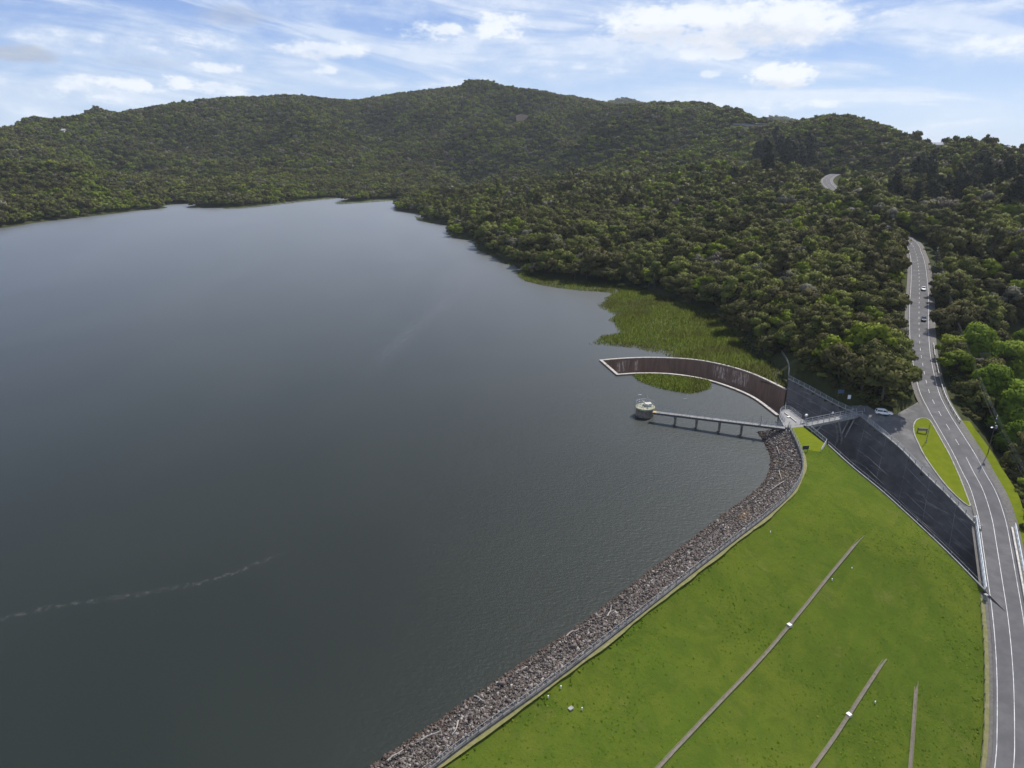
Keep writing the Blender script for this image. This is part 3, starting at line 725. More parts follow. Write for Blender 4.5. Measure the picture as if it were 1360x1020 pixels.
prob = np.minimum(segw, 2) * wdt[:-1]; prob /= prob.sum()
NST = 24000
ii = RNG.choice(nS - 1, NST, p=prob)
for i in ii:
    u = RNG.uniform(-.03, .975); s = RNG.lognormal(-2.0, .36)
    f = RNG.random(); p = rip(i, u) * (1 - f) + rip(i + 1, u) * f
    if .22 < u < .30: s *= .6
    Q, _ = np.linalg.qr(RNG.normal(size=(3, 3)))
    vv = (BOXV * RNG.uniform(.55, 1.1, (8, 1)) * np.array([1.25, .9, .62]) * s) @ Q + p + [0, 0, .10]
    sv.append(vv); sf.append(BOXF + ns); ns += 8
tag(link('rubble_stones', mesh_from('rubble_stones', np.vstack(sv), np.vstack(sf), 'stone')), 'grey and brown broken stones facing the lake side of the dam', 'stones', kind='stuff')

def nearest_dam(px, py):                   # u and index of a pixel on the rubble face
    best = None
    for i in range(0, nS, 1):
        for u in np.linspace(0, 1, 21):
            P = project(rip(i, u))[0]; d = (P[0] - px) ** 2 + (P[1] - py) ** 2
            if best is None or d < best[0]: best = (d, i, u)
    return best[1], best[2]
logs = [((1040, 641), (1019, 655), 'long pale driftwood log on the rubble where the dam curves'), ((1031, 596), (1036, 606), 'short bleached driftwood stick near the jetty end of the rubble'),
        ((1033, 628), (1037, 640), 'curved bleached branch on the rubble below the crest bend'), ((700, 889), (690, 897), 'short pale driftwood log at midway along the rubble'),
        ((752, 848), (768, 838), 'bleached driftwood trunk on the rubble beside yellow lichen stones'), ((608, 960), (603, 974), 'forked pale branch lying on the lower rubble'),
        ((630, 928), (645, 935), 'grey branch sticking into the water at the rubble edge'), ((515, 1012), (535, 1003), 'long bleached driftwood trunk at the bottom end of the rubble'),
        ((806, 820), (812, 808), 'pale branch upright among stones on the upper rubble'), ((560, 985), (585, 970), 'weathered driftwood pole lying along the stone ledge')]
for a, b, lab in logs:
    ia, ua = nearest_dam(*a); ib, ub = nearest_dam(*b); P = rip(ia, ua) + [0, 0, .45]; Q = rip(ib, ub) + [0, 0, .5]
    mid = (P + Q) / 2 + [random.uniform(-.3, .3), random.uniform(-.3, .3), .12]
    t_ = thing('driftwood', lab, 'driftwood', P)
    MB().tube([P, (P + mid) / 2 + [0, .08, .05], mid, (mid + Q) / 2 - [0, .08, 0], Q], .12, 7, .05).build('trunk', 'driftwood', t_)
    dv = Q - P; MB().tube([mid, mid + dv * .22 + [dv[1] * .25, -dv[0] * .25, .25]], .05, 5, .02).build('branch', 'driftwood', t_)

# crest: kerb wall, rail fence, gravel verge
cw = thing('crest_wall', 'low grey concrete wall along the dam crest between stones and grass', 'wall', CREST[0])
seg = 12
cr = CREST
for i in range(0, len(cr) - 1, seg):
    part = cr[i:i + seg + 1]
    if len(part) > 1: MB().beam(offset(part, 0), .42, .95, -.45).build('wall_section', 'crest_concrete', cw)
up_strip('crest_verge', offset(CREST, .1 * -1 - .2), offset(CREST, -1.5), 'dry_verge', rows=2, dz=.06)
v_ = bpy.data.objects['crest_verge']
# the grass lies on the side away from the lake
side = 1 if np.hypot(*(offset(CREST, 3)[60, :2] - SHORE_DAM[60, :2])) > np.hypot(*(offset(CREST, -3)[60, :2] - SHORE_DAM[60, :2])) else -1
bpy.data.objects.remove(v_)
vs = up_strip('crest_verge', offset(CREST, side * .2), offset(CREST, side * (.75 + .5 * fbm(CREST[:, 0], CREST[:, 1], 5, 2, 3))), 'dry_verge', rows=3, dz=.07); tag(vs, 'narrow tan gravel verge along the dam crest wall', kind='structure')

def fence(name, label, P, h, rails, post_gap, post_r, rail_r, mat, post_mat=None, infill=None, cat='fence', base=0.0, square=True, group=None):
    f_ = thing(name, label, cat, P[0], group=group)
    for zr in rails:
        MB().tube(P + np.array([0, 0, base + zr]), rail_r, 5).build('rail', mat, f_)
    Q = resample(P, post_gap)
    for p in Q:
        MB().box((p[0], p[1], p[2] + base + h / 2), (post_r * 2, post_r * 2, h)).build('post', post_mat or mat, f_)
    if infill:
        mb = MB(); R_ = resample(P, infill)
        for p in R_: mb.box((p[0], p[1], p[2] + base + (h - .1) / 2 + .08), (.022, .022, h - .2))
        o = mb.build('bars', mat, f_); o['kind'] = 'stuff'
    return f_
cf = offset(CREST, side * .05)
fence('crest_fence', 'grey rail fence on top of the dam crest wall', cf, 1.05, (.55, 1.0), 2.1, .05, .035, 'grey_paint', base=.5)

# drains down the grass
for pxs, lab in [([(1146, 711), (1098, 770), (1048, 832), (961, 928), (874, 1020), (820, 1076)], 'longest concrete drain running diagonally across the dam grass'),
                 ([(1176, 875), (1128, 950), (1080, 1020), (1040, 1078)], 'middle concrete drain with a white pit on the lower grass'),
                 ([(1217.5, 903), (1212.5, 970), (1208, 1030), (1204, 1080)], 'short straight concrete drain nearest the road')]:
    P = catmull(np.array([dam_at(*q) for q in pxs]), 1.2); P[:, 2] = [kz(x, y) for x, y, _ in P]; P[:, 2] = np.convolve(np.pad(P[:, 2], 4, 'edge'), np.ones(9) / 9, 'valid'); P[:, 2] += .14
    d_ = thing('drain_channel', lab, 'drain', P[0], group='concrete drains on the dam grass')
    up_strip('channel_bed', offset(P, -.21) - np.array(P[0]), offset(P, .21) - np.array(P[0]), 'drain_bed', d_, dz=.02)
    for s in (-1, 1): MB().beam(offset(P, s * .25), .09, .30, -.16).build('channel_edge', 'drain_edge', d_)
for px, py, lab in [(1048, 832, 'small white concrete pit on the longest grass drain'), (1127, 951, 'small white concrete pit on the middle grass drain')]:
    P = dam_at(px, py); b_ = thing('drain_pit', lab, 'drain pit', P)
    MB().box((P[0], P[1], P[2] + .22), (.78, .78, .44), .5, .96).build('box', 'pale_concrete', b_); MB().box((P[0], P[1], P[2] + .47), (.68, .68, .06), .5).build('lid', 'white_paint', b_)
    MB().box((P[0], P[1], P[2] + .52), (.2, .06, .04), .5).build('handle', 'dark_steel', b_)
for px, py, lab in [(1131, 756, 'small white survey peg below the top end of the long drain'), (1105, 771, 'tiny pale peg beside the long drain'), (1162, 934, 'white survey peg right of the middle drain pit'),
                    (745, 914, 'white survey peg close to the crest by the lichen stones'), (728, 927, 'tiny pale peg left of the flat grey plate'), (773, 943, 'small white peg right of the flat grey plate'), (1023, 708, 'white peg near the crest wall below the bend')]:
    P = dam_at(px, py); b_ = thing('survey_peg', lab, 'survey peg', P, group='survey pegs on the dam grass')
    MB().box((P[0], P[1], P[2] + .2), (.13, .13, .4), .3, .8).build('stake', 'white_paint', b_); MB().box((P[0], P[1], P[2] + .42), (.15, .15, .05), .3).build('cap', 'sign_white', b_)
P = dam_at(758, 941); tag(MB().box((P[0], P[1], P[2] + .06), (.8, .6, .14), .7, .9).build('cover_plate', 'concrete'), 'flat grey concrete cover plate set in the grass', 'cover plate')

# ------------------------------------------------------------------ spillway weir
wr = thing('spillway_weir', 'long curved concrete spillway trough with pale crest and brown inner walls', 'spillway', WEIR_N[0])
FLOOR = -8.0
def wall_between(P, Q, name, mat, parent, rows=1): return up_strip(name, P - np.array(parent.location), Q - np.array(parent.location), mat, parent, rows)
def wall_run(P, th, toward, parent, name, z0=FLOOR):         # P: crest line; thick wall on both sides
    a = offset(P, th / 2); b = offset(P, -th / 2); at, bt = a.copy(), b.copy(); a0, b0 = a.copy(), b.copy(); a0[:, 2] = z0; b0[:, 2] = z0; at[:, 2] -= .22; bt[:, 2] -= .22
    n = len(P); V = np.vstack([a0, at, bt, b0]) - np.array(parent.location)
    F = [[k * n + i, k * n + i + 1, (k + 1) * n + i + 1, (k + 1) * n + i] for k in range(3) for i in range(n - 1)] + [[0, n, 2 * n, 3 * n], [n - 1, 4 * n - 1, 3 * n - 1, 2 * n - 1]]
    o = link(name, mesh_from(name, V, F, 'weir_concrete'), parent)
    return o
PIECES = 12
for P, nm in ((WEIR_F, 'outer_wall'), (WEIR_N, 'inner_wall')):
    wall_run(P, .8, 0, wr, nm)
    Q = resample(P, n=PIECES * 8 + 1)
    for k in range(PIECES):
        seg_ = Q[k * 8:k * 8 + 9].copy(); 
        if k < PIECES - 1:
            seg_[-1] = seg_[-1] * .985 + seg_[-2] * .015
        MB().beam(seg_, .95, .24, -.215).build('coping_stone', 'weir_coping', wr)
E = np.array([WEIR_F[0], WEIR_N[0]]); E = resample(E, n=5)
wall_run(E, .8, 0, wr, 'end_wall'); MB().beam(np.vstack([E[0] + (E[0] - E[1]) * .12, E, E[-1] + (E[-1] - E[-2]) * .12]), 1.0, .25, -.20).build('end_coping', 'weir_coping', wr)
nF = 60; fa = resample(WEIR_F, n=nF); fb = resample(WEIR_N, n=nF); fa[:, 2] = FLOOR + .05; fb[:, 2] = FLOOR + .05
wall_between(fa, fb, 'trough_floor', 'weir_concrete', wr)
inn = offset(WEIR_F, .41 if np.hypot(*(offset(WEIR_F, 2)[20, :2] - WEIR_N[20, :2])) < np.hypot(*(offset(WEIR_F, -2)[20, :2] - WEIR_N[20, :2])) else -.41)
pin = project(inn)
def stain(x0, x1, parent, drop_=6.0, start=.4):
    k = (pin[:, 0] > x0) & (pin[:, 0] < x1); P = inn[k]
    if len(P) < 2: 
        i0 = int(np.argmin(np.abs(pin[:, 0] - (x0 + x1) / 2))); P = inn[i0:i0 + 2]
    s_ = np.sign(np.dot(normals2(P)[0], (inn[30] - WEIR_F[30])[:2])); P = offset(P, s_ * .012)
    T = P.copy(); T[:, 2] = .0 - start; Bm = P.copy(); Bm[:, 2] = -start - drop_
    n = len(P); V = np.vstack([Bm, T]) - np.array(parent.location)
    uv = np.array([[i / (n - 1), 0] for i in range(n)] + [[i / (n - 1), 1] for i in range(n)])
    link('seepage_stain', mesh_from('seepage_stain', V, [[i, i + 1, n + i + 1, n + i] for i in range(n - 1)], 'stain', uv=uv), parent)
for x0, x1 in ((818, 840), (840, 850), (944, 972), (968, 1000)): stain(x0, x1, wr)

# ------------------------------------------------------------------ spillway chute
ch = thing('spillway_chute', 'wide dark concrete spillway chute running down beside the dam grass', 'spillway', CH_R[0])
nC = 61
R_full = np.vstack([CH_R, EXT_R[None]]); L_full = np.vstack([PLAT[4][None], PLAT[5][None], CH_L, EXT_L[None]])
R = resample(R_full, n=nC); L = resample(L_full, n=nC)
def floor_z(i): return min(-6.2, -6.2) if False else float(np.interp(i / (nC - 1), [0, .15, .30, .66, 1], [-8.6, -8.2, -8.2, -17.0, -27]))
Rb = R.copy(); Lb = L.copy()
for i in range(nC):
    d = (L[i] - R[i])[:2]; d /= np.linalg.norm(d); fz = floor_z(i)
    Rb[i, :2] += d * .80 * (R[i, 2] - fz); Rb[i, 2] = fz; Lb[i, :2] -= d * .15; Lb[i, 2] = fz - .1
loc = np.array(ch.location)
nrow = 5; ncol = nC - 1
rw = link('right_wall', mesh_from('right_wall', *[(lambda V, F: (V - loc, F))(*strip(R, Rb))][0], 'chute_concrete'), ch)
lw = link('left_wall', mesh_from('left_wall', *[(lambda V, F: (V - loc, F))(*strip(L, Lb))][0], 'chute_concrete'), ch)
fl = link('chute_floor', mesh_from('chute_floor', *[(lambda V, F: (V - loc, F))(*strip(Rb, Lb))][0], 'wet_slab'), ch)
def panels(P0, P1, rows, stepc, parent, mat, thick=.07, gap=.05):
    for k in range(0, len(P0) - 1, stepc):
        k2 = min(k + stepc, len(P0) - 1)
        for r in range(rows):
            def q(i, f): return P0[i] + (P1[i] - P0[i]) * f
            f0 = (r + .006) / rows; f1 = (r + 1 - .012) / rows
            c = [q(k, f0), q(k2, f0), q(k2, f1), q(k, f1)]; ctr = sum(c) / 4
            dl = c[1] - c[0]; dl /= np.linalg.norm(dl); c[0] = c[0] + dl * gap; c[3] = c[3] + dl * gap
            nrm = np.cross(c[1] - c[0], c[3] - c[0]); nrm /= np.linalg.norm(nrm)
            if nrm[2] < 0: nrm = -nrm
            th = thick * random.uniform(.6, 1.3)
            V = [x for x in c] + [x + nrm * th for x in c]; V = np.array(V) - loc
            F = [[4, 5, 6, 7], [0, 1, 5, 4], [1, 2, 6, 5], [2, 3, 7, 6], [3, 0, 4, 7]]
            link('panel', mesh_from('panel', V, F, mat), parent)
panels(R, Rb, 5, 4, rw, 'chute_concrete'); panels(Rb, Lb, 4, 4, fl, 'wet_slab')
def seam(name, P, wd, parent):
    o = MB().beam(P, wd, .05, .085).build(name, 'seam', None); o.data.transform(__import__('mathutils').Matrix.Translation(-Vector(loc))); o.parent = parent
for r in range(1, 5):
    seam('joint_strip', (R + (Rb - R) * r / 5)[:-1], .14, rw)
for k in range(4, nC - 1, 4):
    seam('joint_strip', np.array([R[k] + (Rb[k] - R[k]) * f for f in np.linspace(.01, .99, 6)]), .10, rw)
# coping of the two walls and end wall at the trough
kR = int(nC * .97)
MB().beam(offset(CH_R, 0), .34, .3, -.1).build('wall_coping', 'concrete', ch)
MB().beam(offset(CH_L, 0), .30, .3, -.12).build('wall_coping', 'deck_concrete', ch)
head = np.array([WEIR_F[-1], CH_R[0]]); head[0, 2] = 1.2
MB().add([WEIR_F[-1] + [0, 0, .1], CH_R[0], [CH_R[0][0], CH_R[0][1], FLOOR], [WEIR_F[-1][0], WEIR_F[-1][1], FLOOR], WEIR_F[-1] + [.8, .3, .1], CH_R[0] + [.8, .3, 0], [CH_R[0][0] + .8, CH_R[0][1] + .3, FLOOR], [WEIR_F[-1][0] + .8, WEIR_F[-1][1] + .3, FLOOR]],
         [[0, 1, 2, 3], [7, 6, 5, 4], [0, 4, 5, 1]]).build('head_wall', 'chute_concrete', ch)
# bank between the end of the trough, the chute corner and the reeds
e0 = WEIR_F[-1]; c0 = CH_R[0]; bk = [WEIR_F[-5] + [.5, .6, -.35], e0 + [.2, 0, -.2], (e0 + c0) / 2 + [.3, 0, .2], c0 + [.2, 0, -.15], c0 + [2.2, -2.0, -.2], c0 + [5.5, 2.5, -1.2], c0 + [4.5, 8.0, -3.4], e0 + [3.5, 16.0, -.7], e0 + [-5.0, 12.0, -1.2]]
o = link('bank', mesh_from('bank', np.array(bk), [[0, 1, 8], [1, 7, 8], [1, 2, 7], [2, 6, 7], [2, 3, 6], [3, 5, 6], [3, 4, 5]], 'forest_floor')); tag(o, 'dark grassy bank at the corner of trough and chute', kind='structure')
fence('chute_fence', 'grey rail fence along the car park edge of the chute', CH_R[(project(CH_R)[:, 0] > 1143)], 1.1, (.35, .72, 1.05), 2.6, .06, .045, 'steel', base=.2)
fence('chute_fence', 'grey rail fence above the upper chute wall beside the trees', CH_R[(project(CH_R)[:, 0] < 1136)], 1.1, (.35, .72, 1.05), 2.6, .06, .045, 'steel', base=.2)
fence('bank_fence', 'short rail fence climbing from the chute corner into the trees', catmull(pts((1047, 503, 4.5), (1047.5, 488, 4), (1044, 478, 3.6), (1038, 469, 3)), 1.5), 1.0, (.5, 1.0), 2.5, .06, .04, 'steel', base=.0)
cl2 = CH_L.copy(); cl2[:, 2] += .25
fence('chute_rail', 'thin pale single rail along the grass edge of the chute', offset(cl2, .0), .75, (.72,), 5.0, .04, .035, 'steel')

# platform at the end of the dam crest
pf = thing('spillway_platform', 'grey concrete platform where jetty, footbridge and dam crest meet', 'platform', PLAT[0])
pp = pts((1041, 566, 4.1), (1034.5, 553, 4.1), (1035.5, 547, 4.1), (1040, 543.5, 4.1), (1046, 542.7, 4.1), (1051, 545, 4.1), (1064, 555.5, 4.1), (1071, 561.5, 4.1), (1066, 567.5, 4.1), (1050, 570, 4.1))
n = len(pp); bt = pp.copy(); bt[:, 2] = -8
MB().add(np.vstack([pp, bt]), [list(range(n)), list(range(2 * n - 1, n - 1, -1))] + [[i, (i + 1) % n, n + (i + 1) % n, n + i][::-1] for i in range(n)]).build('slab', 'deck_concrete', pf)
MB().beam(catmull(pts((1042, 548.5, 4.12), (1049, 554, 4.12), (1057.5, 561, 4.12)), 1.0), .22, .28).build('kerb', 'pale_concrete', pf)
pr_ = W(1047, 554.5, 4.1); MB().box((pr_[0], pr_[1], 4.25), (.8, .5, .3), .4).build('hatch', 'white_paint', pf)
prail = catmull(pts((1042, 560, 4.1), (1036, 551.5, 4.1), (1036.3, 547.5, 4.1), (1040.5, 544.2, 4.1), (1046, 543.4, 4.1), (1050.5, 545.6, 4.1), (1058, 551.5, 4.1), (1064, 556, 4.1)), .9)
fence('platform_railing', 'curved pale handrail round the end of the concrete platform', prail, 1.15, (.12, .6, 1.12), 1.8, .045, .045, 'steel', infill=.35, cat='railing')
grl = np.array([W(1067, 563, 4.05), W(1082, 575.5, 4.05), W(1097.5, 588.5, 4.05), W(1090, 601, 3.7)])
fence('grass_railing', 'pale barred handrail on the chute side of the small lawn', resample(grl[:3], 1.2), 1.15, (.12, 1.12), 2.0, .045, .05, 'steel', infill=.3, cat='railing')
fence('grass_railing', 'short return handrail closing the lawn corner above the grass face', resample(grl[2:], .9), 1.15, (.12, .6, 1.12), 1.6, .045, .05, 'steel', infill=.3, cat='railing')
tag(link('lawn', mesh_from('lawn', lawn, [list(range(8))], 'mown_grass')), 'small bright mown lawn at the end of the dam crest', kind='structure')

# ------------------------------------------------------------------ intake tower and jetty
TC = W(856, 551.5, 0); TC[2] = 0
tw = thing('intake_tower', 'round concrete intake tower with railings standing in the lake', 'tower', TC)
MB().lathe((TC[0], TC[1], -3), [(2.72, 0), (2.72, 3.55), (2.80, 3.6), (2.80, 3.75), (2.72, 3.8), (2.72, 5.0)], 36).build('drum', 'tower_concrete', tw)
MB().lathe((TC[0], TC[1], 2.0), [(2.95, 0), (2.98, .12), (2.95, .36), (2.7, .40)], 36).build('deck_slab', 'lichen_top', tw)
for k in range(12):                          # drum panels between shallow joints
    th = k * math.pi / 6; MB().box((TC[0] + 2.73 * math.cos(th), TC[1] + 2.73 * math.sin(th), 1.2), (.05, .05, 1.4), th).build('rib', 'tower_concrete', tw)
ring = np.array([[TC[0] + 2.75 * math.cos(a), TC[1] + 2.75 * math.sin(a), 2.4] for a in np.linspace(-.3 + .45, 2 * math.pi - .3 - .35, 30)])
for zr in (.55, 1.1): MB().tube(ring + [0, 0, zr], .03, 5).build('guard_rail', 'steel', tw)
for p in resample(ring, 1.2): MB().box((p[0], p[1], p[2] + .55), (.06, .06, 1.1)).build('rail_post', 'steel', tw)
MB().box((TC[0] + .9, TC[1] + .3, 2.75), (1.8, 1.3, .7), .15).build('valve_house', 'pale_concrete', tw)
MB().box((TC[0] + .9, TC[1] + .3, 3.13), (1.9, 1.4, .08), .15).build('valve_roof', 'pale_concrete', tw)
for k, (ox, oy) in enumerate(((-.8, -.6), (-.3, .9), (.6, -1.4))):
    MB().lathe((TC[0] + ox, TC[1] + oy, 2.38), [(.28, 0), (.28, .12), (.1, .14), (.1, .8), (.25, .82), (.25, .9)], 12).build('valve_stand', 'steel', tw)
for s in (-.35, .35): MB().tube([(TC[0] - 1.5 + s, TC[1] + 1.4, 2.4), (TC[0] - 1.5 + s, TC[1] + 1.4, 4.9)], .05, 6).build('gantry_post', 'steel', tw)
MB().box((TC[0] - 1.5, TC[1] + 1.4, 4.95), (1.0, .3, .16)).build('gantry_beam', 'steel', tw)
for s in (-.28, .28): MB().tube([(TC[0] - 1.9 + s, TC[1] + 1.3, 4.9), (TC[0] - 2.6 + s * .9, TC[1] + 1.0, 4.0), (TC[0] - 2.75 + s * .9, TC[1] + .9, 2.5), (TC[0] - 2.75 + s * .9, TC[1] + .9, .2)], .04, 5).build('ladder_rail', 'steel', tw)
MB().tube([(TC[0] + 2.3, TC[1] + 1.2, 2.4), (TC[0] + .7, TC[1] + 1.9, 4.6)], .07, 6).build('davit', 'steel', tw); MB().tube([(TC[0] + .6, TC[1] + 1.9, 2.4), (TC[0] + .6, TC[1] + 1.9, 4.55)], .06, 6).build('davit_post', 'steel', tw)

tw.scale = (1, 1, 1.22)
J0 = W(867, 546.5, 3.0); J1 = W(1043, 568, 4.0)
JP = resample(np.array([J0, J1]), n=41); jd = (J1 - J0)[:2]; jd /= np.linalg.norm(jd); jn = np.array([-jd[1], jd[0]])
jt = thing('jetty', 'long narrow concrete jetty from the platform out to the intake tower', 'jetty', J0)
MB().beam(JP, 1.5, .16, -.16).build('deck', 'deck_concrete', jt)
for s in (-1, 1):
    q = JP.copy(); q[:, :2] += jn * s * .55; MB().beam(q, .2, .5, -.665).build('girder', 'dark_steel', jt)
MB().box((*(J0[:2] + jd * 1.3), J0[2] + .015), (2.2, 1.3, .03), math.atan2(jd[1], jd[0])).build('painted_strip', 'yellow_paint', jt)
for k, px in enumerate((897.5, 926, 956.5, 986)):
    f = np.interp(px, project(JP)[:, 0], np.linspace(0, 1, 41)); P = J0 + (J1 - J0) * f
    pi_ = MB(); pi_.box((P[0], P[1], (P[2] - .665 - 6) / 2 - 0), (.62, .8, P[2] - .665 + 6), math.atan2(jd[1], jd[0])); o = pi_.build('pier', 'tower_concrete', jt)
    MB().box((P[0], P[1], P[2] - .80), (.8, 1.7, .3), math.atan2(jd[1], jd[0])).build('pier_cap', 'tower_concrete', jt)
fq = JP[:34].copy(); fq[:, :2] += jn * .68
fence('jetty_fence', 'tall thin wire fence on the far side of the jetty', fq, 1.9, (.1, .95, 1.85), 2.6, .025, .014, 'steel', infill=.4)
fq = JP.copy(); fq[:, :2] -= jn * .68
fence('jetty_handrail', 'low pipe handrail on the near side of the jetty', fq, 1.0, (.55, 1.0), 2.2, .025, .022, 'steel', cat='railing')
fq = JP[33:40].copy(); fq[:, :2] += jn * .9; fq[:, 2] += .0
fence('jetty_handrail', 'stout grey handrails where the jetty meets the platform', fq, 1.15, (.2, .65, 1.12), 1.5, .05, .05, 'steel', cat='railing')
G0 = JP[33]; gt = thing('jetty_gate', 'tall steel gate frame across the jetty with slanted brace', 'gate', G0)
for s in (-.7, .7):
    P = np.array([G0[0] + jn[0] * s, G0[1] + jn[1] * s, G0[2]]); MB().box((P[0], P[1], P[2] + 1.3), (.1, .1, 2.6)).build('post', 'steel', gt)
P = np.array([*(G0[:2] + jn * .7), G0[2] + 2.5]); MB().tube([P, P + np.array([*(jn * 1.3 - jd * .5), -1.8])], .05, 5).build('brace', 'steel', gt)
mbg = MB()
for k in range(9):
    P = G0[:2] + jn * (-.6 + k * .15); mbg.box((P[0], P[1], G0[2] + 1.1), (.03, .03, 2.0))
mbg.tube([(*(G0[:2] - jn * .65), G0[2] + 2.1), (*(G0[:2] + jn * .65), G0[2] + 2.1)], .03, 5).build('leaf', 'steel', gt)
P = W(912, 530, 0); st_ = thing('leaning_stake', 'bent pale stake standing in the water by the reeds', 'stake', P)
MB().tube([P + [0, 0, -1], P + [.15, 0, 1.0], P + [-.1, 0, 2.0]], .05, 5).build('shaft', 'white_paint', st_); MB().tube([P + [.1, 0, .15], P + [-1.0, -.1, .1]], .04, 5).build('float', 'white_paint', st_)
for px, py, lab in ((1043.5, 577, 'left of two pale gauge posts in the rubble under the platform'), (1047.5, 578, 'right of two pale gauge posts in the rubble under the platform')):
    P = W(px, py, 2.9); g_ = thing('gauge_post', lab, 'post', P); MB().box((P[0], P[1], P[2] + .55), (.16, .16, 1.4)).build('stem', 'pale_concrete', g_); MB().box((P[0], P[1], P[2] + 1.3), (.2, .2, .1)).build('cap', 'white_paint', g_)

# ------------------------------------------------------------------ footbridge over the chute
FB0 = W(1067, 564.5, 4.15); FB1 = W(1141, 549.5, 4.15); FP = resample(np.array([FB0, FB1]), n=21)
fd = (FB1 - FB0)[:2]; fl_ = np.linalg.norm(fd); fd /= fl_; fnn = np.array([-fd[1], fd[0]]); fa_ = math.atan2(fd[1], fd[0])
fb = thing('footbridge', 'grey concrete footbridge on splayed legs crossing the spillway chute', 'footbridge', FB0)
MB().beam(FP, 2.2, .22, -.2).build('deck', 'deck_concrete', fb)
for s in (-1, 1):
    q = FP.copy(); q[:, :2] += fnn * s * 1.0; MB().beam(q, .22, .75, -.66).build('edge_beam', 'concrete', fb)
fz0 = floor_z(int(nC * .2))
for f, sgn in ((.74, -1), (.74, 1), (.22, -1)):
    base = FB0[:2] + fd * fl_ * (f if f > .5 else .10); 
    for s in (-.7, .7):
        b0 = np.array([*(base + fnn * s), fz0 if f > .5 else -2.5]); tpp = np.array([*(base + fnn * s + fd * (sgn * -3.2 if f > .5 else 4.2)), 3.5])
        midp = (b0 + tpp) / 2 + np.array([*(fd * (sgn * .9 if f > .5 else -.6)), .4])
        MB().tube([b0, midp, tpp], .28, 6, .2).build('arch_leg', 'concrete', fb)
MB().box((*(FB0[:2] + fd * fl_ * .74), fz0 + .4), (1.6, 2.6, .9), fa_).build('footing', 'chute_concrete', fb)
for s, lab in ((1, 'far handrail of the footbridge with grey posts'), (-1, 'near handrail of the footbridge with grey posts')):
    q = FP.copy(); q[:, :2] += fnn * s * 1.0
    fence('footbridge_railing', lab, q, 1.15, (.45, 1.12), 2.2, .06, .055, 'steel', cat='railing', base=.1)
ent = catmull(pts((1139, 544.5, 4.1), (1142, 542.5, 4.1), (1146, 545, 4.1), (1147.5, 549, 4.1)), .8)
fence('footbridge_gate_rail', 'small curved guard rail at the car park end of the footbridge', ent, 1.15, (.4, 1.1), 1.2, .05, .05, 'steel', cat='railing')
def lamp_post(px, py, z, lab):
    P = W(px, py, z); l_ = thing('flood_lamp', lab, 'lamp', P)
    MB().tube([P, P + [0, 0, 2.0]], .06, 6).build('post', 'steel', l_); MB().box(P + [0, 0, 2.2], (.7, .5, .5), .4, .8).build('lamp_head', 'sign_white', l_); MB().box(P + [.35, -.05, 2.15], (.22, .22, .22), .4).build('sensor', 'ceramic', l_)
lamp_post(1069.5, 561, 4.15, 'white flood lamp on a post at the platform end of the footbridge')
P = W(1109, 553.5, 4.2); b_ = thing('notice_plate', 'small white plate fixed to the far footbridge handrail', 'sign', P); MB().box(P + np.array([*(fnn * .95), .85]), (.7, .06, .6), fa_).build('plate', 'sign_white', b_); MB().box(P + np.array([*(fnn * 1.0), .6]), (.08, .05, 1.0), fa_).build('bracket', 'steel', b_)

# ------------------------------------------------------------------ road, bridge, car park, island
road_o = up_strip('road', offset(ROAD, -(HALF + .55)), offset(ROAD, HALF + .55), 'asphalt', rows=4, dz=.0); tag(road_o, 'grey two lane asphalt road curving past the dam and uphill', kind='structure')
sh = tag(up_strip('road_shoulder', offset(ROAD, -(HALF + 1.7)), offset(ROAD, HALF + 2.4), 'gravel', rows=4, dz=-.09), 'gravel shoulder under the road', kind='structure')
LW = .115
def line_part(name, off, k0, k1, wd=LW, dz=.012):
    seg_ = ROAD[k0:k1 + 1]; o_ = off[k0:k1 + 1]
    P = ROAD.copy(); nn = normals2(ROAD)[k0:k1 + 1]; a = seg_.copy(); b = seg_.copy()
    a[:, :2] += nn * (o_ - wd / 2)[:, None]; b[:, :2] += nn * (o_ + wd / 2)[:, None]
    return up_strip(name, a, b, 'road_paint', road_o, dz=dz)
nR = len(ROAD); ypx = rp[:, 1]
kj = [int(np.argmin(np.abs(ypx - y))) for y in (530,)][0]
line_part('edge_line', -HALF, 0, nR - 1); line_part('edge_line', HALF, 0, nR - 1)
k_solid = int(np.argmin(np.abs(ypx - 606)))
line_part('centre_line', HALF * 0, 0, k_solid, .11)
k = 2; fineR = resample(ROAD, .5); fh = fineR
ks = int(np.argmin(np.abs(project(fineR)[:, 1] - 600)))
i = ks + 6
while i + 6 < len(fineR) - 1:
    seg_ = fineR[i:i + 7]; up_strip('lane_dash', offset(seg_, -.06), offset(seg_, .06), 'road_paint', road_o, dz=.012); i += 16

# road bridge over the chute
kb = np.where((ypx > 696) & (ypx < 800))[0]; BR = ROAD[kb[0]:kb[-1] + 1]; BH = HALF[kb[0]:kb[-1] + 1]
br = thing('road_bridge', 'concrete road bridge carrying the road over the spillway chute', 'bridge', BR[0])
MB().beam(BR, 2 * BH[0] + 2.6, .55, -.68).build('deck', 'concrete', br)
for s in (-1, 1):
    MB().beam(offset(BR, s * (BH + .85)), .38, .5, -.1).build('kerb', 'pale_concrete', br)
    for j in range(3): 
        pass
for s in (-.8, 0, .8):
    MB().beam(offset(BR, s * BH[0]), .5, .9, -1.58).build('girder', 'concrete', br)
for s, lab in ((-1, 'white bridge railing on the chute side of the road'), (1, 'white bridge railing on the outer side of the road')):
    q = offset(BR, s * (BH + (.85 if s < 0 else 1.3)))
    fence('bridge_railing', lab, q, 1.2, (.45, .8, 1.15), 2.0, .06, .06, 'white_rail', cat='railing', base=.35, infill=.45)
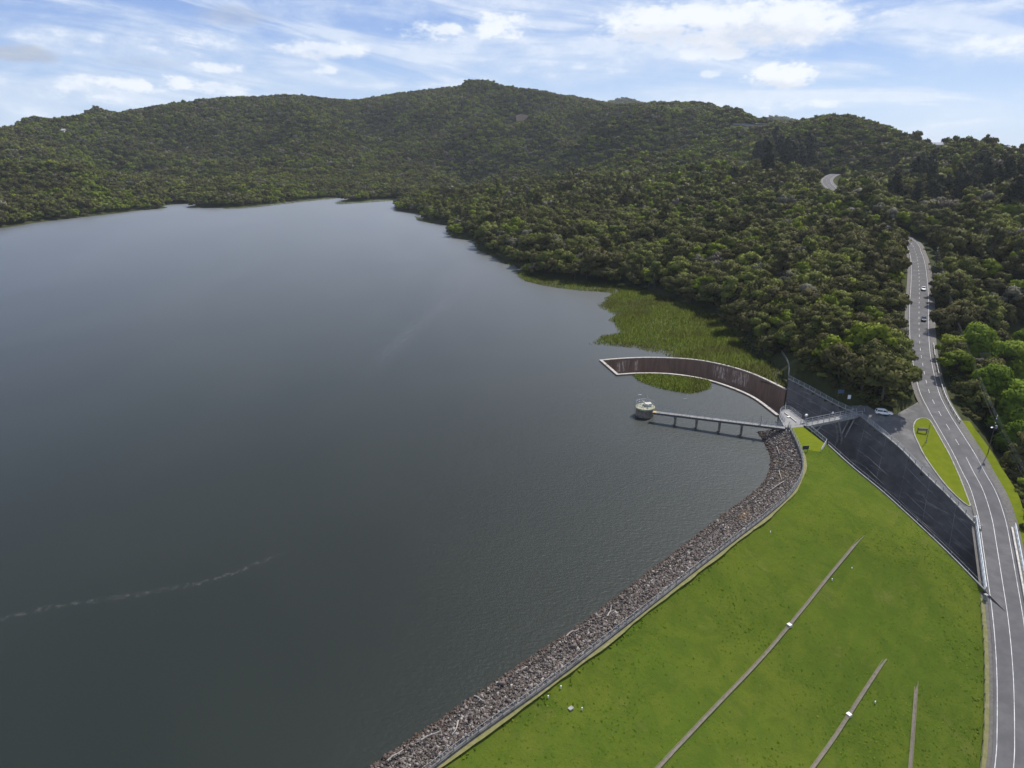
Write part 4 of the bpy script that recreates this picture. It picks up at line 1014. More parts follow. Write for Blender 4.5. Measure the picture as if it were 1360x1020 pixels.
for yy, lab in ((803, 'concrete end post of the bridge railing by the grass corner'), (694, 'concrete end post of the bridge railing by the island tip')):
    k = int(np.argmin(np.abs(ypx - yy))); P = offset(ROAD, -(HALF + 1.0))[k]; e_ = thing('bridge_end_post', lab, 'post', P); MB().box(P + [0, 0, .5], (.55, .55, 1.2), .3, .92).build('pillar', 'concrete', e_); MB().box(P + [0, 0, 1.15], (.65, .65, .12), .3).build('cap', 'concrete', e_)
# guard rail round the bend
gpx = [(1235, 462, 8.0), (1236.5, 482, 6.9), (1242, 508, 5.6), (1250, 527, 4.7), (1260, 547, 3.7), (1271.5, 562, 2.9)]
GR = offset(ROAD, HALF + 1.25)[(ypx > 455) & (ypx < 562)]
gr = thing('guard_rail', 'pale steel guard rail on the outside of the road bend', 'guard rail', GR[0])
MB().beam(GR, .12, .34, .45).build('rail', 'steel', gr)
for p in resample(GR, 3.0): MB().box((p[0], p[1], p[2] + .35), (.14, .14, .9)).build('post', 'timber', gr)
# fence along the toe of the dam
tf_ = offset(ROAD, -(HALF + 2.0))[(ypx > 805)]
tf_[:, 2] -= .05
fence('wire_fence', 'low post and wire fence between dam grass and road verge', tf_, 1.0, (.4, .7, .95), 3.2, .06, .015, 'timber')
tv_ = up_strip('road_verge', offset(ROAD, -(HALF + 1.2))[ypx > 800], offset(ROAD, -(HALF + 2.7))[ypx > 800], 'dry_verge', rows=2, dz=.03); tag(tv_, 'rough tan and green verge beside the road below the bridge', kind='structure')

# car park
def cdt_sheet(name, poly, zf, mat, g=2.0, dz=0.0):
    poly = np.asarray(poly); lo = poly[:, :2].min(0); hi = poly[:, :2].max(0)
    gx, gy = np.meshgrid(np.arange(lo[0], hi[0], g), np.arange(lo[1], hi[1], g)); G_ = np.stack([gx.ravel(), gy.ravel()], 1)
    G_ = G_[inside(G_, poly)]; 
    if len(G_): d_, _ = dist_poly(G_, poly, True); G_ = G_[d_ > g * .4]
    n_ = len(poly); vo, eo, fo, *_ = delaunay_2d_cdt([Vector(q) for q in np.vstack([poly[:, :2], G_])], [(i, (i + 1) % n_) for i in range(n_)], [], 0, 1e-4)
    V_ = np.array([[v.x, v.y] for v in vo]); cent = np.array([V_[list(f)].mean(0) for f in fo]); kp = inside(cent, poly); F_ = []
    for f, k_ in zip(fo, kp):
        if not k_: continue
        a, b, c = V_[f[0]], V_[f[1]], V_[f[2]]
        F_.append(list(f) if (b[0] - a[0]) * (c[1] - a[1]) - (b[1] - a[1]) * (c[0] - a[0]) > 0 else list(f)[::-1])
    Z_ = np.array([zf(x, y) for x, y in V_]) + dz
    return link(name, mesh_from(name, np.c_[V_, Z_], F_, mat, True))
cp = cdt_sheet('car_park', park_poly, park_z, 'car_park_asphalt', 2.0, -.03); tag(cp, 'worn grey asphalt car park between chute and road', kind='structure')
def on_park(px, py):
    z = 3.0
    for _ in range(30):
        P = W(px, py, z); z = .5 * z + .5 * park_z(P[0], P[1])
    return W(px, py, z)
isl_px = [(1213, 566), (1216, 559.5), (1222, 556), (1230, 556), (1236, 560), (1243, 572), (1252, 588), (1262, 606), (1272, 628), (1280, 648), (1286, 664), (1289, 673), (1284, 671), (1273, 662), (1258, 647), (1243, 628), (1228, 606), (1219, 588), (1214, 576)]
isl = np.array([on_park(*q) for q in isl_px]); isl_s = catmull(np.vstack([isl, isl[:1]]), 1.0)[:-1]
il = cdt_sheet('grass_island', isl_s, park_z, 'mown_grass', 1.5, .14); tag(il, 'narrow bright green grass island between car park and road', kind='structure')
ik = thing('island_kerb', 'low pale kerb round the grass island', 'kerb', isl_s[0])
ring_ = np.vstack([isl_s, isl_s[:2]])
for i0 in range(0, len(isl_s), 6):
    sgm = ring_[i0:min(i0 + 7, len(ring_))].copy()
    if len(sgm) > 1:
        sgm[:, 2] = [park_z(x, y) for x, y, _ in sgm]; MB().beam(sgm, .28, .22, -.03).build('kerb_stone', 'concrete', ik)
rough_edge = np.array([on_park(*q) for q in [(1236, 559), (1244, 571), (1254, 589), (1264, 607), (1274, 629), (1282, 649), (1288, 664), (1297, 697), (1300, 700), (1296, 676), (1288, 650), (1279, 630), (1268, 607), (1257, 589), (1247, 571)]])
dirt = cdt_sheet('gravel_edge', rough_edge, park_z, 'gravel', 1.5, .03); tag(dirt, 'rough dark gravel strip between grass island and road', kind='structure')

P = on_park(1230, 587.5); ps = thing('timber_post', 'tall plain grey pole standing on the grass island', 'pole', P); MB().tube([P, P + [0, 0, 5.8]], .11, 8, .08).build('shaft', 'pale_bark', ps); MB().box(P + [0, 0, .15], (.5, .5, .4), 0, .8).build('footing', 'concrete', ps)
Pa = on_park(1218.3, 574.5); Pb = on_park(1230.2, 576.3); sg = thing('island_sign', 'low timber sign on two dark posts on the grass island', 'sign', Pa)
for p in (Pa, Pb): MB().box(p + [0, 0, .7], (.2, .2, 1.6)).build('post', 'timber', sg)
ang = math.atan2(*(Pb - Pa)[1::-1]); md = (Pa + Pb) / 2
MB().box(md + [0, -.0, 1.05], (np.linalg.norm(Pb - Pa) - .2, .12, .6), ang).build('board', 'pale_bark', sg); MB().box(md + [0, 0, 1.45], (np.linalg.norm(Pb - Pa) + .3, .34, .07), ang).build('cap_rail', 'timber', sg)

vr = up_strip('road_verge', offset(ROAD, HALF + 2.2)[(ypx > 555) & (ypx < 760)], offset(ROAD, HALF + 4.6 + .8 * fbm(ROAD[:, 0], ROAD[:, 1], 9, 6, 2))[(ypx > 555) & (ypx < 760)], 'mown_grass', rows=3, dz=-.12); tag(vr, 'strip of bright grass on the outer side of the road', kind='structure')
def board_sign(name, lab, P, wd, ht, clear, mat, rz=0.0, posts=2, back='timber'):
    s_ = thing(name, lab, 'sign', P)
    ca_, sa_ = math.cos(rz), math.sin(rz)
    for k in ([-.4, .4] if posts == 2 else [0]):
        MB().box((P[0] + k * wd * ca_, P[1] + k * wd * sa_, P[2] + (clear + ht) / 2), (.09, .09, clear + ht), rz).build('post', back, s_)
    MB().box((P[0] + .08 * sa_, P[1] - .08 * ca_, P[2] + clear + ht / 2), (wd, .05, ht), rz).build('board', mat, s_)
    MB().box((P[0], P[1], P[2] + clear + ht + .03), (wd + .1, .16, .05), rz).build('trim', back, s_)
    return s_
Pb = hit(1115.5, 529, 4); board_sign('information_sign', 'grey blue information board under the trees by the chute fence', Pb, 1.9, 1.1, .9, 'sign_blue', .1)
Pb = hit(1127, 532.5, 4); board_sign('notice_sign', 'small white upright notice beside the information board', Pb, .85, 1.25, .5, 'sign_white', -.2, 2)
Pb = W(1069, 600, 3.95); board_sign('crest_sign', 'black backed sign standing by the crest wall and lawn', Pb, 1.7, .95, .7, 'sign_black', .12, 2, 'dark_steel')
for px, py, z, lab in ((1209, 324, 21.5, 'small yellow road sign at the top of the visible road'), (1233, 356, 17.5, 'small yellow road sign beside the road above the white car')):
    Pb = W(px, py, z); board_sign('road_sign', lab, Pb, 1.1, 1.1, 1.6, 'yellow_paint', .2, 1, 'steel')

# ------------------------------------------------------------------ cars
def car(name, lab, P, rz, paint, wagon=True):
    c_ = thing(name, lab, 'car', P, rz)
    st = [(-2.25, .42, .80, .74), (-2.15, .34, .98, .84), (-1.3, .28, 1.0, .89), (0, .26, .97, .90), (.95, .27, .95, .89), (1.6, .30, .86, .87), (2.1, .36, .74, .80), (2.28, .45, .62, .66)]
    V = []; F = []
    for (x, zb, ztp, hw) in st:
        mid = (zb + ztp) / 2
        V += [(x, -hw * .86, zb), (x, -hw, mid), (x, -hw * .95, ztp - .03), (x, -hw * .8, ztp), (x, hw * .8, ztp), (x, hw * .95, ztp - .03), (x, hw, mid), (x, hw * .86, zb)]
    for i in range(len(st) - 1):
        for k in range(8): F.append([i * 8 + k, (i + 1) * 8 + k, (i + 1) * 8 + (k + 1) % 8, i * 8 + (k + 1) % 8][::-1])
    F.append(list(range(8))); F.append([(len(st) - 1) * 8 + k for k in range(8)][::-1])
    MB().add(V, F).build('body', paint, c_, True)
    xr, xf, tr, tf2 = (-2.12, 1.05, -1.78, .25) if wagon else (-1.75, 1.05, -.95, .2)
    V = [(xr, -.80, .95), (xf, -.80, .93), (xf, .80, .93), (xr, .80, .95), (tr, -.60, 1.44), (tf2, -.60, 1.44), (tf2, .60, 1.44), (tr, .60, 1.44)]
    MB().add(V, [[3, 2, 1, 0], [4, 5, 6, 7], [0, 1, 5, 4], [1, 2, 6, 5], [2, 3, 7, 6], [3, 0, 4, 7]]).build('windows', 'car_glass', c_, True)
    MB().box(((tr + tf2) / 2, 0, 1.475), (tf2 - tr + .16, 1.28, .07), 0, .93).build('roof', paint, c_, True)
    for s in (-1, 1):
        for (xa, xb) in ((xr, tr), (xf, tf2), (-.45, -.45)):
            MB().tube([(xa, s * .82, .95), (xb, s * .63, 1.46)], .055, 5).build('pillar', paint, c_, True)
        if wagon: MB().tube([(tr + .1, s * .55, 1.56), (tf2 - .1, s * .55, 1.56)], .03, 5).build('roof_rail', 'chrome', c_, True)
        MB().box((.85, s * .98, 1.0), (.14, .2, .14)).build('mirror', paint, c_, True)
        MB().box((2.17, s * .55, .68), (.16, .38, .14), s * -.35).build('headlight', 'lamp_clear', c_, True)
        MB().box((-2.21, s * .62, .84), (.1, .24, .2)).build('tail_light', 'lamp_red', c_, True)
        for x in (-1.35, 1.38):
            wv_ = MB(); V = []; F = []
            for (yy, rr) in ((-.1, .28), (-.1, .32), (.1, .32), (.1, .28)):
                for k in range(16): a = k * math.pi / 8; V.append((x + rr * math.cos(a), s * .80 + yy, .32 + rr * math.sin(a)))
            for i in range(3):
                for k in range(16): F.append([i * 16 + k, i * 16 + (k + 1) % 16, (i + 1) * 16 + (k + 1) % 16, (i + 1) * 16 + k])
            F.append(list(range(16))); F.append([48 + k for k in range(16)][::-1])
            wh = wv_.add(V, F).build('wheel', 'rubber', c_, True)
            mb = MB(); V = [(x, s * .915, .32)] + [(x + .2 * math.cos(k * math.pi / 6), s * .91, .32 + .2 * math.sin(k * math.pi / 6)) for k in range(12)]
            mb.add(V, [[0, 1 + k, 1 + (k + 1) % 12] for k in range(12)]).build('rim', 'chrome', wh, True)
    MB().box((2.27, 0, .46), (.06, .5, .12)).build('number_plate', 'sign_white', c_, True)
    return c_
P0 = on_park(1164, 549.5); P1 = on_park(1183, 551.2); md = (P0 + P1) / 2
car('parked_car', 'white estate car parked at the edge of the car park', md + [0, 0, .0], math.atan2(P1[1] - P0[1], P1[0] - P0[0]), 'car_white')
def on_road(y, off):
    k = int(np.argmin(np.abs(ypx - y))); k = max(k, 1); P = ROAD[k].copy(); nn = normals2(ROAD)[k]; P[:2] += nn * off; d = ROAD[k + 1] - ROAD[k - 1]; return P, math.atan2(-d[1], -d[0])
def lane(y):
    k = int(np.argmin(np.abs(ypx - y))); q = project(offset(ROAD, 1.6)[k])[0][0]; return 1.6 if q > rp[k, 0] else -1.6
P, a = on_road(384, lane(384)); car('moving_car', 'white car driving on the road uphill of the black car', P, a, 'car_white', False)
P, a = on_road(424, lane(424)); car('moving_car', 'black car driving on the road behind the white car', P, a, 'car_black', False)

# ------------------------------------------------------------------ power poles and wires
def pole(lab, P, h, lamp=False, rz=.9):
    p_ = thing('power_pole', lab, 'power pole', P, group='power poles along the road')
    MB().tube([P, P + [0, 0, h]], .11, 8, .08).build('shaft', 'bark', p_); tips = []
    for zz, wd in ((h - .3, 3.0), (h - 1.6, 2.0)):
        arm = MB().box(P + [0, 0, zz], (wd, .14, .14), rz).build('crossarm', 'timber', p_)
        for s in (-.46, 0 if zz > h - 1 else .2, .46):
            q = P + [s * wd * math.cos(rz), s * wd * math.sin(rz), zz + .2]; MB().lathe(q - [0, 0, .13], [(.05, 0), (.09, .08), (.06, .14), (.08, .2), (.03, .28)], 8).build('insulator', 'sign_white', p_); tips.append(q)
    if lamp:
        MB().tube([P + [0, 0, h - 3], P + [-1.2, -.8, h - 2.6]], .05, 5).build('lamp_arm', 'steel', p_); MB().box(P + [-1.4, -.95, h - 2.62], (.7, .35, .18), .6).build('lamp_head', 'sign_white', p_)
        MB().lathe(P + [.45, .1, h - 3.4], [(.28, 0), (.3, .1), (.3, .8), (.22, .9)], 12).build('transformer', 'grey_paint', p_)
    return tips
B1 = hit(1311, 606, 0); tA = pole('power pole with street lamp and transformer right of the road bend', B1, 10.8, True)
B2 = W(1240, 358, 17.0); tB = pole('power pole rising from the trees near the upper road', B2, 11, False)
B3 = hit(1385, 745, -5); tC = pole('power pole beyond the wires at the edge of the road verge', B3, 10.5, False)
wl_names = ['left outer', 'middle', 'right outer', 'low left']
for ta, tb, seg_n in ((tB, tA, 'upper slope'), (tA, tC, 'lower road')):
    for k in range(4):
        a, b = ta[k], tb[k]; L_ = [a + (b - a) * f + np.array([0, 0, -4 * .018 * np.linalg.norm(b - a) * f * (1 - f)]) for f in np.linspace(0, 1, 17)]
        o = MB().tube(L_, .018, 4).build('power_wire', 'wire'); tag(o, f'{wl_names[k]} power wire of the {seg_n} span', 'wire', f'power wires of the {seg_n} span')

# ------------------------------------------------------------------ reeds
def reed_bed(label, poly_px, n, h0, h1, fade=2.0):
    poly_ = np.array([W(a, b, 0)[:2] for a, b in poly_px]); poly_ = catmull(np.c_[np.vstack([poly_, poly_[:1]]), np.zeros(len(poly_) + 1)], 2.0)[:-1, :2]
    q = RNG.random((n * 4, 2)) * (poly_.max(0) - poly_.min(0)) + poly_.min(0); q = q[inside(q, poly_)]
    d, _ = dist_poly(q, poly_, True); nz = fbm(q[:, 0], q[:, 1], 9, 5, 3)
    q = q[(RNG.random(len(q)) < np.clip(d / fade * .8 + nz * 1.2 - .05, 0, 1)) & ~inside(q, VOID)][:n]
    m_ = len(q); d, _ = dist_poly(q, poly_, True); hh = RNG.uniform(h0, h1, m_) * np.clip(.45 + d / (fade * 3), .45, 1) * (1 + .6 * fbm(q[:, 0], q[:, 1], 12, 31, 2)); a = RNG.random(m_) * 6.28; wd = RNG.uniform(.06, .17, m_)
    c_, s_ = np.cos(a) * wd, np.sin(a) * wd; ln = RNG.normal(0, .22, (m_, 2)) * hh[:, None]
    zb = np.maximum(0, land_raw(q[:, 0], q[:, 1])) * 0
    b1 = np.c_[q[:, 0] - c_, q[:, 1] - s_, zb - .05]; b2 = np.c_[q[:, 0] + c_, q[:, 1] + s_, zb - .05]; tp = np.c_[q + ln, zb + hh]
    V_ = np.stack([b1, b2, tp], 1).reshape(-1, 3); F_ = np.arange(3 * m_).reshape(-1, 3); nv = RNG.normal(0, .35, (m_, 3)) + [0, -.25, 1]; nv /= np.linalg.norm(nv, axis=1)[:, None]
    rme = mesh_from('reed_bed', V_, F_, 'reed', True); rme.normals_split_custom_set_from_vertices(np.repeat(nv, 3, 0).tolist())
    tag(link('reed_bed', rme), label, 'reeds', kind='stuff'); return poly_
reed_bed('large bed of green reeds filling the bay between trees and spillway', [(781, 458), (795, 447), (818, 436), (800, 427), (812, 418), (792, 408), (800, 398), (815, 388), (808, 380), (830, 374), (862, 384), (900, 396), (945, 412), (990, 450), (1022, 478), (1052, 500), (1050, 526), (1000, 506), (960, 495), (925, 487), (900, 482), (885, 473), (845, 464), (815, 460)], 66000, .9, 1.9, 4.0)
reed_bed('oval patch of olive reeds growing against the near spillway wall', [(834, 497.5), (860, 496.5), (890, 497.5), (925, 502), (946, 507.5), (946, 516), (925, 523), (898, 521.5), (870, 515), (845, 508)], 8000, .7, 1.5, 1.2)
reed_bed('thin fringe of reeds along the foot of the wooded shore', [(686, 362), (705, 361), (740, 369), (780, 375), (815, 377), (818, 389), (795, 388), (755, 385), (718, 379), (690, 371)], 10000, .8, 1.6, 1.2)
reed_bed('small clump of shore reeds at the first wooded point', [(628, 322), (650, 327), (668, 345), (684, 352), (672, 352), (652, 341), (632, 330)], 3000, .8, 1.6, 1.2)
reed_bed('far pale strip of reeds below the wooded shore', [(550, 287), (572, 292), (582, 297), (566, 296), (552, 292)], 1200, .8, 1.6, 1.2)
reed_bed('far strip of pale reeds along the distant bay shore', [(290, 276), (340, 273.5), (400, 267), (446, 262), (446, 264), (400, 269), (340, 276), (300, 278)], 3500, 1.2, 2.2, 2.0)
reed_bed('far low reed spit beside the inlet mouth', [(441, 269.5), (470, 267), (530, 264.5), (530, 266.5), (480, 270), (450, 272)], 2500, 1.2, 2.2, 2.0)

# ------------------------------------------------------------------ trees
ICO = None
def ico():
    global ICO
    if ICO is None:
        ph = (1 + 5 ** .5) / 2; v = [(-1, ph, 0), (1, ph, 0), (-1, -ph, 0), (1, -ph, 0), (0, -1, ph), (0, 1, ph), (0, -1, -ph), (0, 1, -ph), (ph, 0, -1), (ph, 0, 1), (-ph, 0, -1), (-ph, 0, 1)]
        f = [(0, 11, 5), (0, 5, 1), (0, 1, 7), (0, 7, 10), (0, 10, 11), (1, 5, 9), (5, 11, 4), (11, 10, 2), (10, 7, 6), (7, 1, 8), (3, 9, 4), (3, 4, 2), (3, 2, 6), (3, 6, 8), (3, 8, 9), (4, 9, 5), (2, 4, 11), (6, 2, 10), (8, 6, 7), (9, 8, 1)]
        ICO = (np.array(v, float) / np.linalg.norm(v[0]), np.array(f))
    return ICO
def crown_mesh(VFN, mat):
    V_, F_, N_ = VFN; me = mesh_from('crown', V_, F_, mat, True); me.normals_split_custom_set_from_vertices(N_.tolist()); return me
def crown(seed, R=3.6, H=7.5, base=1.0, nl=12, leaves=150, ls=.34, kind='dome', core=.80):
    r = np.random.default_rng(seed); VV = []; FF = []; NN = []; n = 0; iv, if_ = ico(); mid = np.array([0, 0, base + (H - base) * .35])
    for k in range(nl):
        if kind == 'pine':
            tt_ = (k + .5) / nl; z = base + (H - base) * tt_; rr = R * (.30 + .70 * (1 - tt_) ** .55) * r.uniform(.75, 1.1); th = r.random() * 6.28; q = r.uniform(.15, .62) * (1 - .7 * tt_); c = np.array([rr * q * math.cos(th), rr * q * math.sin(th), z]); s = rr * r.uniform(.36, .58); lr = np.array([s, s, s * .75])
        elif kind == 'tall':
            z = base + (H - base) * r.uniform(.1, .95); rr = R * math.sin(math.pi * min(.92, (z - base) / (H - base) * .75 + .22)); th = r.random() * 6.28; q = r.uniform(.2, .8); c = np.array([rr * q * math.cos(th), rr * q * math.sin(th), z]); s = R * r.uniform(.24, .42); lr = np.array([s, s, s * .8])
        else:
            th = r.random() * 6.28; q = math.sqrt(r.random()) * .78; z = base + (H - base) * (1 - .60 * q * q) * r.uniform(.55, .98); c = np.array([R * q * math.cos(th), R * q * math.sin(th), z - .6]); s = R * r.uniform(.28, .46); lr = np.array([s, s, s * r.uniform(.5, .72)])
        vv = iv * r.uniform(.72, 1.08, (12, 1)) * lr * core + c
        VV.append(vv); FF.append(if_ + n); n += 12
        def nrm_(pp_, dd_):
            g_ = pp_ - mid; g_ /= np.linalg.norm(g_, axis=1)[:, None] + 1e-9; o_ = dd_ * .75 + g_ * .45 + r.normal(0, .16, pp_.shape); return o_ / np.linalg.norm(o_, axis=1)[:, None]
        NN.append(nrm_(vv, iv))
        d = r.normal(size=(leaves, 3)); d[:, 2] = np.abs(d[:, 2]) * 1.1 - .35; d /= np.linalg.norm(d, axis=1)[:, None]
        ctr = c + d * lr * r.uniform(.78, 1.12, (leaves, 1))
        nr = d + r.normal(0, .55, (leaves, 3)); nr /= np.linalg.norm(nr, axis=1)[:, None]
        a = np.cross(nr, r.normal(size=(leaves, 3))); a /= np.linalg.norm(a, axis=1)[:, None] + 1e-9; b = np.cross(nr, a)
        s = (ls * r.uniform(.55, 1.25, (leaves, 1)))
        p = np.stack([ctr - a * s, ctr + b * s * .62, ctr + a * s, ctr - b * s * .62], 1).reshape(-1, 3)
        i0 = n + np.arange(leaves) * 4; VV.append(p); FF.append(np.stack([i0 + 2, i0 + 1, i0], 1)); FF.append(np.stack([i0 + 3, i0 + 2, i0], 1)); n += leaves * 4
        NN.append(np.repeat(nrm_(ctr, d), 4, 0))
    return np.vstack(VV), np.vstack(FF), np.vstack(NN)
def trunk(seed, H=7.5, r0=.22, R=3.4, kind='dome'):
    r = random.Random(seed); mb = MB(); top = H * (.95 if kind == 'pine' else .62)
    mb.tube([(0, 0, -.8), (r.uniform(-.1, .1), r.uniform(-.1, .1), top * .4), (r.uniform(-.25, .25), r.uniform(-.25, .25), top)], r0, 6, r0 * .45)
    for k in range(0 if kind == 'pine' else 5):
        a = k * 1.26 + r.random(); z = top * r.uniform(.45, .9); mb.tube([(0, 0, z), (R * .3 * math.cos(a), R * .3 * math.sin(a), z + H * .12), (R * .6 * math.cos(a), R * .6 * math.sin(a), z + H * .2)], r0 * .5, 5, r0 * .15)
    return mb
KINDS = {}   # kind -> list of (crown mesh, trunk mesh)
def add_kind(name, n, mat, bark='bark', **kw):
    L_ = []
    for k in range(n):
        seed = hash((name, k)) % 10000 if False else sum(map(ord, name)) * 7 + k * 13
        cm = crown_mesh(crown(seed, **kw), mat)
        tm_ = trunk(seed, kw.get('H', 7.5), .26 if kw.get('kind') in ('pine', 'tall') else .20, kw.get('R', 3.4), kw.get('kind', 'dome')); tm = mesh_from('trunk', tm_.V, tm_.F, bark)
        L_.append((cm, tm))
    KINDS[name] = L_
add_kind('dark', 5, 'leaf_bush', R=3.7, H=7.4, nl=15, leaves=150)
add_kind('lime', 3, 'leaf_lime', R=3.3, H=6.6, nl=12, leaves=150)
add_kind('grey', 2, 'leaf_grey', R=3.4, H=7.2, nl=12, leaves=150, ls=.28)
add_kind('bare', 2, 'leaf_bare', 'pale_bark', R=3.0, H=7.4, nl=9, leaves=110, ls=.24, core=.35)
add_kind('willow', 3, 'leaf_willow', R=8.0, H=16, base=2.5, nl=46, leaves=230, ls=.50, kind='tall', core=.75)
add_kind('pine', 3, 'leaf_pine', R=5.4, H=16, base=3.0, nl=24, leaves=130, ls=.5, kind='pine', core=.6)
add_kind('tall', 3, 'leaf_bush', R=3.0, H=10.5, base=2.2, nl=16, leaves=140, kind='tall')

# keep-clear zones of the photograph: things on the ground that the trees do not hide
clear_px = [np.array(q, float) for q in (
    [(1206, 318), (1222, 330), (1230, 350), (1235, 380), (1235, 440), (1236, 470), (1246, 505), (1262, 540), (1290, 580), (1318, 615), (1332, 650), (1345, 690), (1362, 740), (1362, 1030), (1300, 1030), (1040, 560), (1128, 530), (1150, 538), (1172, 541), (1196, 536), (1219, 528), (1222, 505), (1214, 455), (1207, 420), (1209, 360), (1208, 335)],
    [(1093, 231), (1118, 230), (1116, 240), (1110, 250), (1095, 249), (1091, 240)], [(1134, 277), (1148, 283), (1146, 286), (1132, 280)],
    [(1108, 517), (1135, 520), (1135, 540), (1108, 536)], [(1034, 466), (1052, 470), (1056, 505), (1044, 515), (1030, 495)],
    [(1304, 556), (1334, 556), (1330, 612), (1304, 612)], [(684, 151), (702, 151), (702, 161), (684, 161)], [(970, 165), (1020, 165), (1020, 169), (970, 169)],
    [(1206, 312), (1214, 312), (1214, 326), (1206, 326)], [(1229, 344), (1238, 344), (1238, 360), (1229, 360)], [(1232, 330), (1247, 330), (1244, 352), (1235, 352)],
    [(74, 140), (100, 140), (100, 152), (74, 152)], [(1236, 180), (1252, 180), (1252, 192), (1236, 192)])]
def scatter(a0, a1, d0, d1, gap, seed):
    r = np.random.default_rng(seed); xs = np.arange(d1 * math.sin(a0), d1 * math.sin(a1), gap); ys = np.arange(d0 * min(math.cos(a0), math.cos(a1)), d1, gap * .87)
    gx, gy = np.meshgrid(xs, ys); gx = gx + (np.arange(len(ys)) % 2)[:, None] * gap / 2
    x = (gx + r.uniform(-.42, .42, gx.shape) * gap).ravel(); y = (gy + r.uniform(-.42, .42, gy.shape) * gap).ravel(); D_ = np.hypot(x, y); A_ = np.arctan2(x, y)
    k = (D_ >= d0) & (D_ < d1) & (A_ > a0) & (A_ < a1); return np.stack([x[k], y[k]], 1)
rad = math.radians
PT = np.vstack([scatter(rad(-6), rad(56), 95, 620, 6.3, 1), scatter(rad(-46), rad(54), 620, 1250, 6.4, 2), scatter(rad(-46), rad(54), 1250, 2350, 8.0, 3), scatter(rad(4), rad(28), 3100, 3800, 13, 4)])
Zt = land(PT[:, 0], PT[:, 1]); Dt = np.hypot(PT[:, 0], PT[:, 1])
ok = (Zt > .45) | ((PT[:, 0] > 105) & (Dt < 340))
ok &= ~inside(PT, VOID) & ~inside(PT, DAM) & ~inside(PT, np.vstack([CREST[:, :2], SHORE_DAM[::-1, :2]])) & ~(inside(PT, LAKE_NEAR) & (PT[:, 1] < 320)) & ~inside(PT, park_poly)
dr, ir = dist_poly(PT, ROAD); ok &= dr > np.interp(ir, np.arange(nR), HALF) + np.where(np.interp(ir, np.arange(nR), ypx) < 316, 1.6, 4.2)
dpk, _ = dist_poly(PT, park_poly, True); ok &= dpk > 1.8
dsh = dist_poly(PT, CH_R)[0]; ok &= dsh > 4.0
qx = project(np.c_[PT, Zt]); ok &= ~((dr < 11) & (np.interp(ir, np.arange(nR), ypx) > 530) & (np.interp(ir, np.arange(nR), ypx) < 830) & (qx[:, 0] > 1235))
ok &= ~((PT[:, 0] < 90) & (PT[:, 1] < 215) & (Dt < 260)) & ~(inside(PT, DAM))
PT, Zt, Dt, dr = PT[ok], Zt[ok], Dt[ok], dr[ok]
pr2 = project(np.c_[PT, Zt]); n_t = len(PT)
rk = np.random.default_rng(5); u1 = rk.random(n_t); scl = rk.uniform(.85, 1.65, n_t) * np.where(Dt < 620, 1.1, .92) * (1 + .35 * fbm(PT[:, 0], PT[:, 1], 60, 8, 2)); rot = rk.random(n_t) * 6.28; scl = np.where(Dt > 600, np.minimum(scl, 1.35), scl); scl *= np.where((rk.random(n_t) < .08) & (Dt < 1100), 1.4, 1.0) * np.where(rk.random(n_t) < .15, .7, 1.0)
patch = fbm(PT[:, 0], PT[:, 1], 170, 41, 3) * 1.5; patch2 = fbm(PT[:, 0], PT[:, 1], 40, 51, 2)
kind = np.full(n_t, 'dark', dtype='<U8')
kind[(u1 < .13 + np.clip(patch2, 0, 1) * .55 + np.clip(patch, 0, 1) * .45)] = 'lime'
kind[(u1 > .94)] = 'grey'; kind[(u1 > .98)] = 'bare'; kind[(u1 > .55) & (u1 < .64) & (Dt < 900)] = 'tall'
px_t, py_t = pr2[:, 0], pr2[:, 1]
def under_crown(px, py, h, dmax):        # ground point whose crown, h above it, is seen at the pixel
    hd = HD[(HD > 110) & (HD < dmax)]; d = ray(px, py); d = d / math.hypot(d[0], d[1]); zz = land(d[0] * hd, d[1] * hd)
    k = int(np.argmin(np.abs(zz + h - (CAM_H + d[2] * hd)))); return np.array([d[0] * hd[k], d[1] * hd[k], zz[k]])
wil = [(1298, 458, 1.0), (1340, 482, 1.05), (1318, 512, .85), (1352, 545, 1.1), (1385, 500, 1.1), (1378, 590, .8), (1362, 452, .9), (1338, 532, .9), (1356, 585, .8)]
pine_spots = []
rr_ = random.Random(3)
for k in range(17): pine_spots.append((rr_.uniform(1003, 1092), rr_.uniform(182, 206), rr_.uniform(1.8, 2.5)))
for k in range(40): pine_spots.append((rr_.uniform(1185, 1362), rr_.uniform(206, 268), rr_.uniform(1.1, 1.7)))
extra = []
for px, py, s in wil:
    P = under_crown(px, py, 9.5 * s, 340); d_ = float(dist_poly(P[None], ROAD)[0][0])
    if d_ < 14: P[0] += 14 - d_; P[2] = float(land(P[:1], P[1:2])[0])
    extra.append((P, 'willow', s))
for px, py, s in pine_spots: extra.append((under_crown(px, py, 10 * s, 1100), 'pine', s))
EP = np.array([e[0] for e in extra]); 
near_w, _ = np.array([np.hypot(PT[:, 0] - e[0][0], PT[:, 1] - e[0][1]) for e in extra if e[1] == 'willow']).min(0), 0
far_ok = (near_w > 7.5)
PT, Zt, Dt, kind, scl, rot, px_t, py_t, dr = [q[far_ok] for q in (PT, Zt, Dt, kind, scl, rot, px_t, py_t, dr)]
PT = np.vstack([PT, EP[:, :2]]); Zt = np.r_[Zt, EP[:, 2]]; Dt = np.r_[Dt, np.hypot(EP[:, 0], EP[:, 1])]; kind = np.r_[kind, [e[1] for e in extra]]; scl = np.r_[scl, [e[2] for e in extra]]; rot = np.r_[rot, rk.random(len(extra)) * 6.28]
US = scatter(rad(8), rad(50), 110, 330, 2.3, 9); UZ = land(US[:, 0], US[:, 1]); ud, ui = dist_poly(US, ROAD)
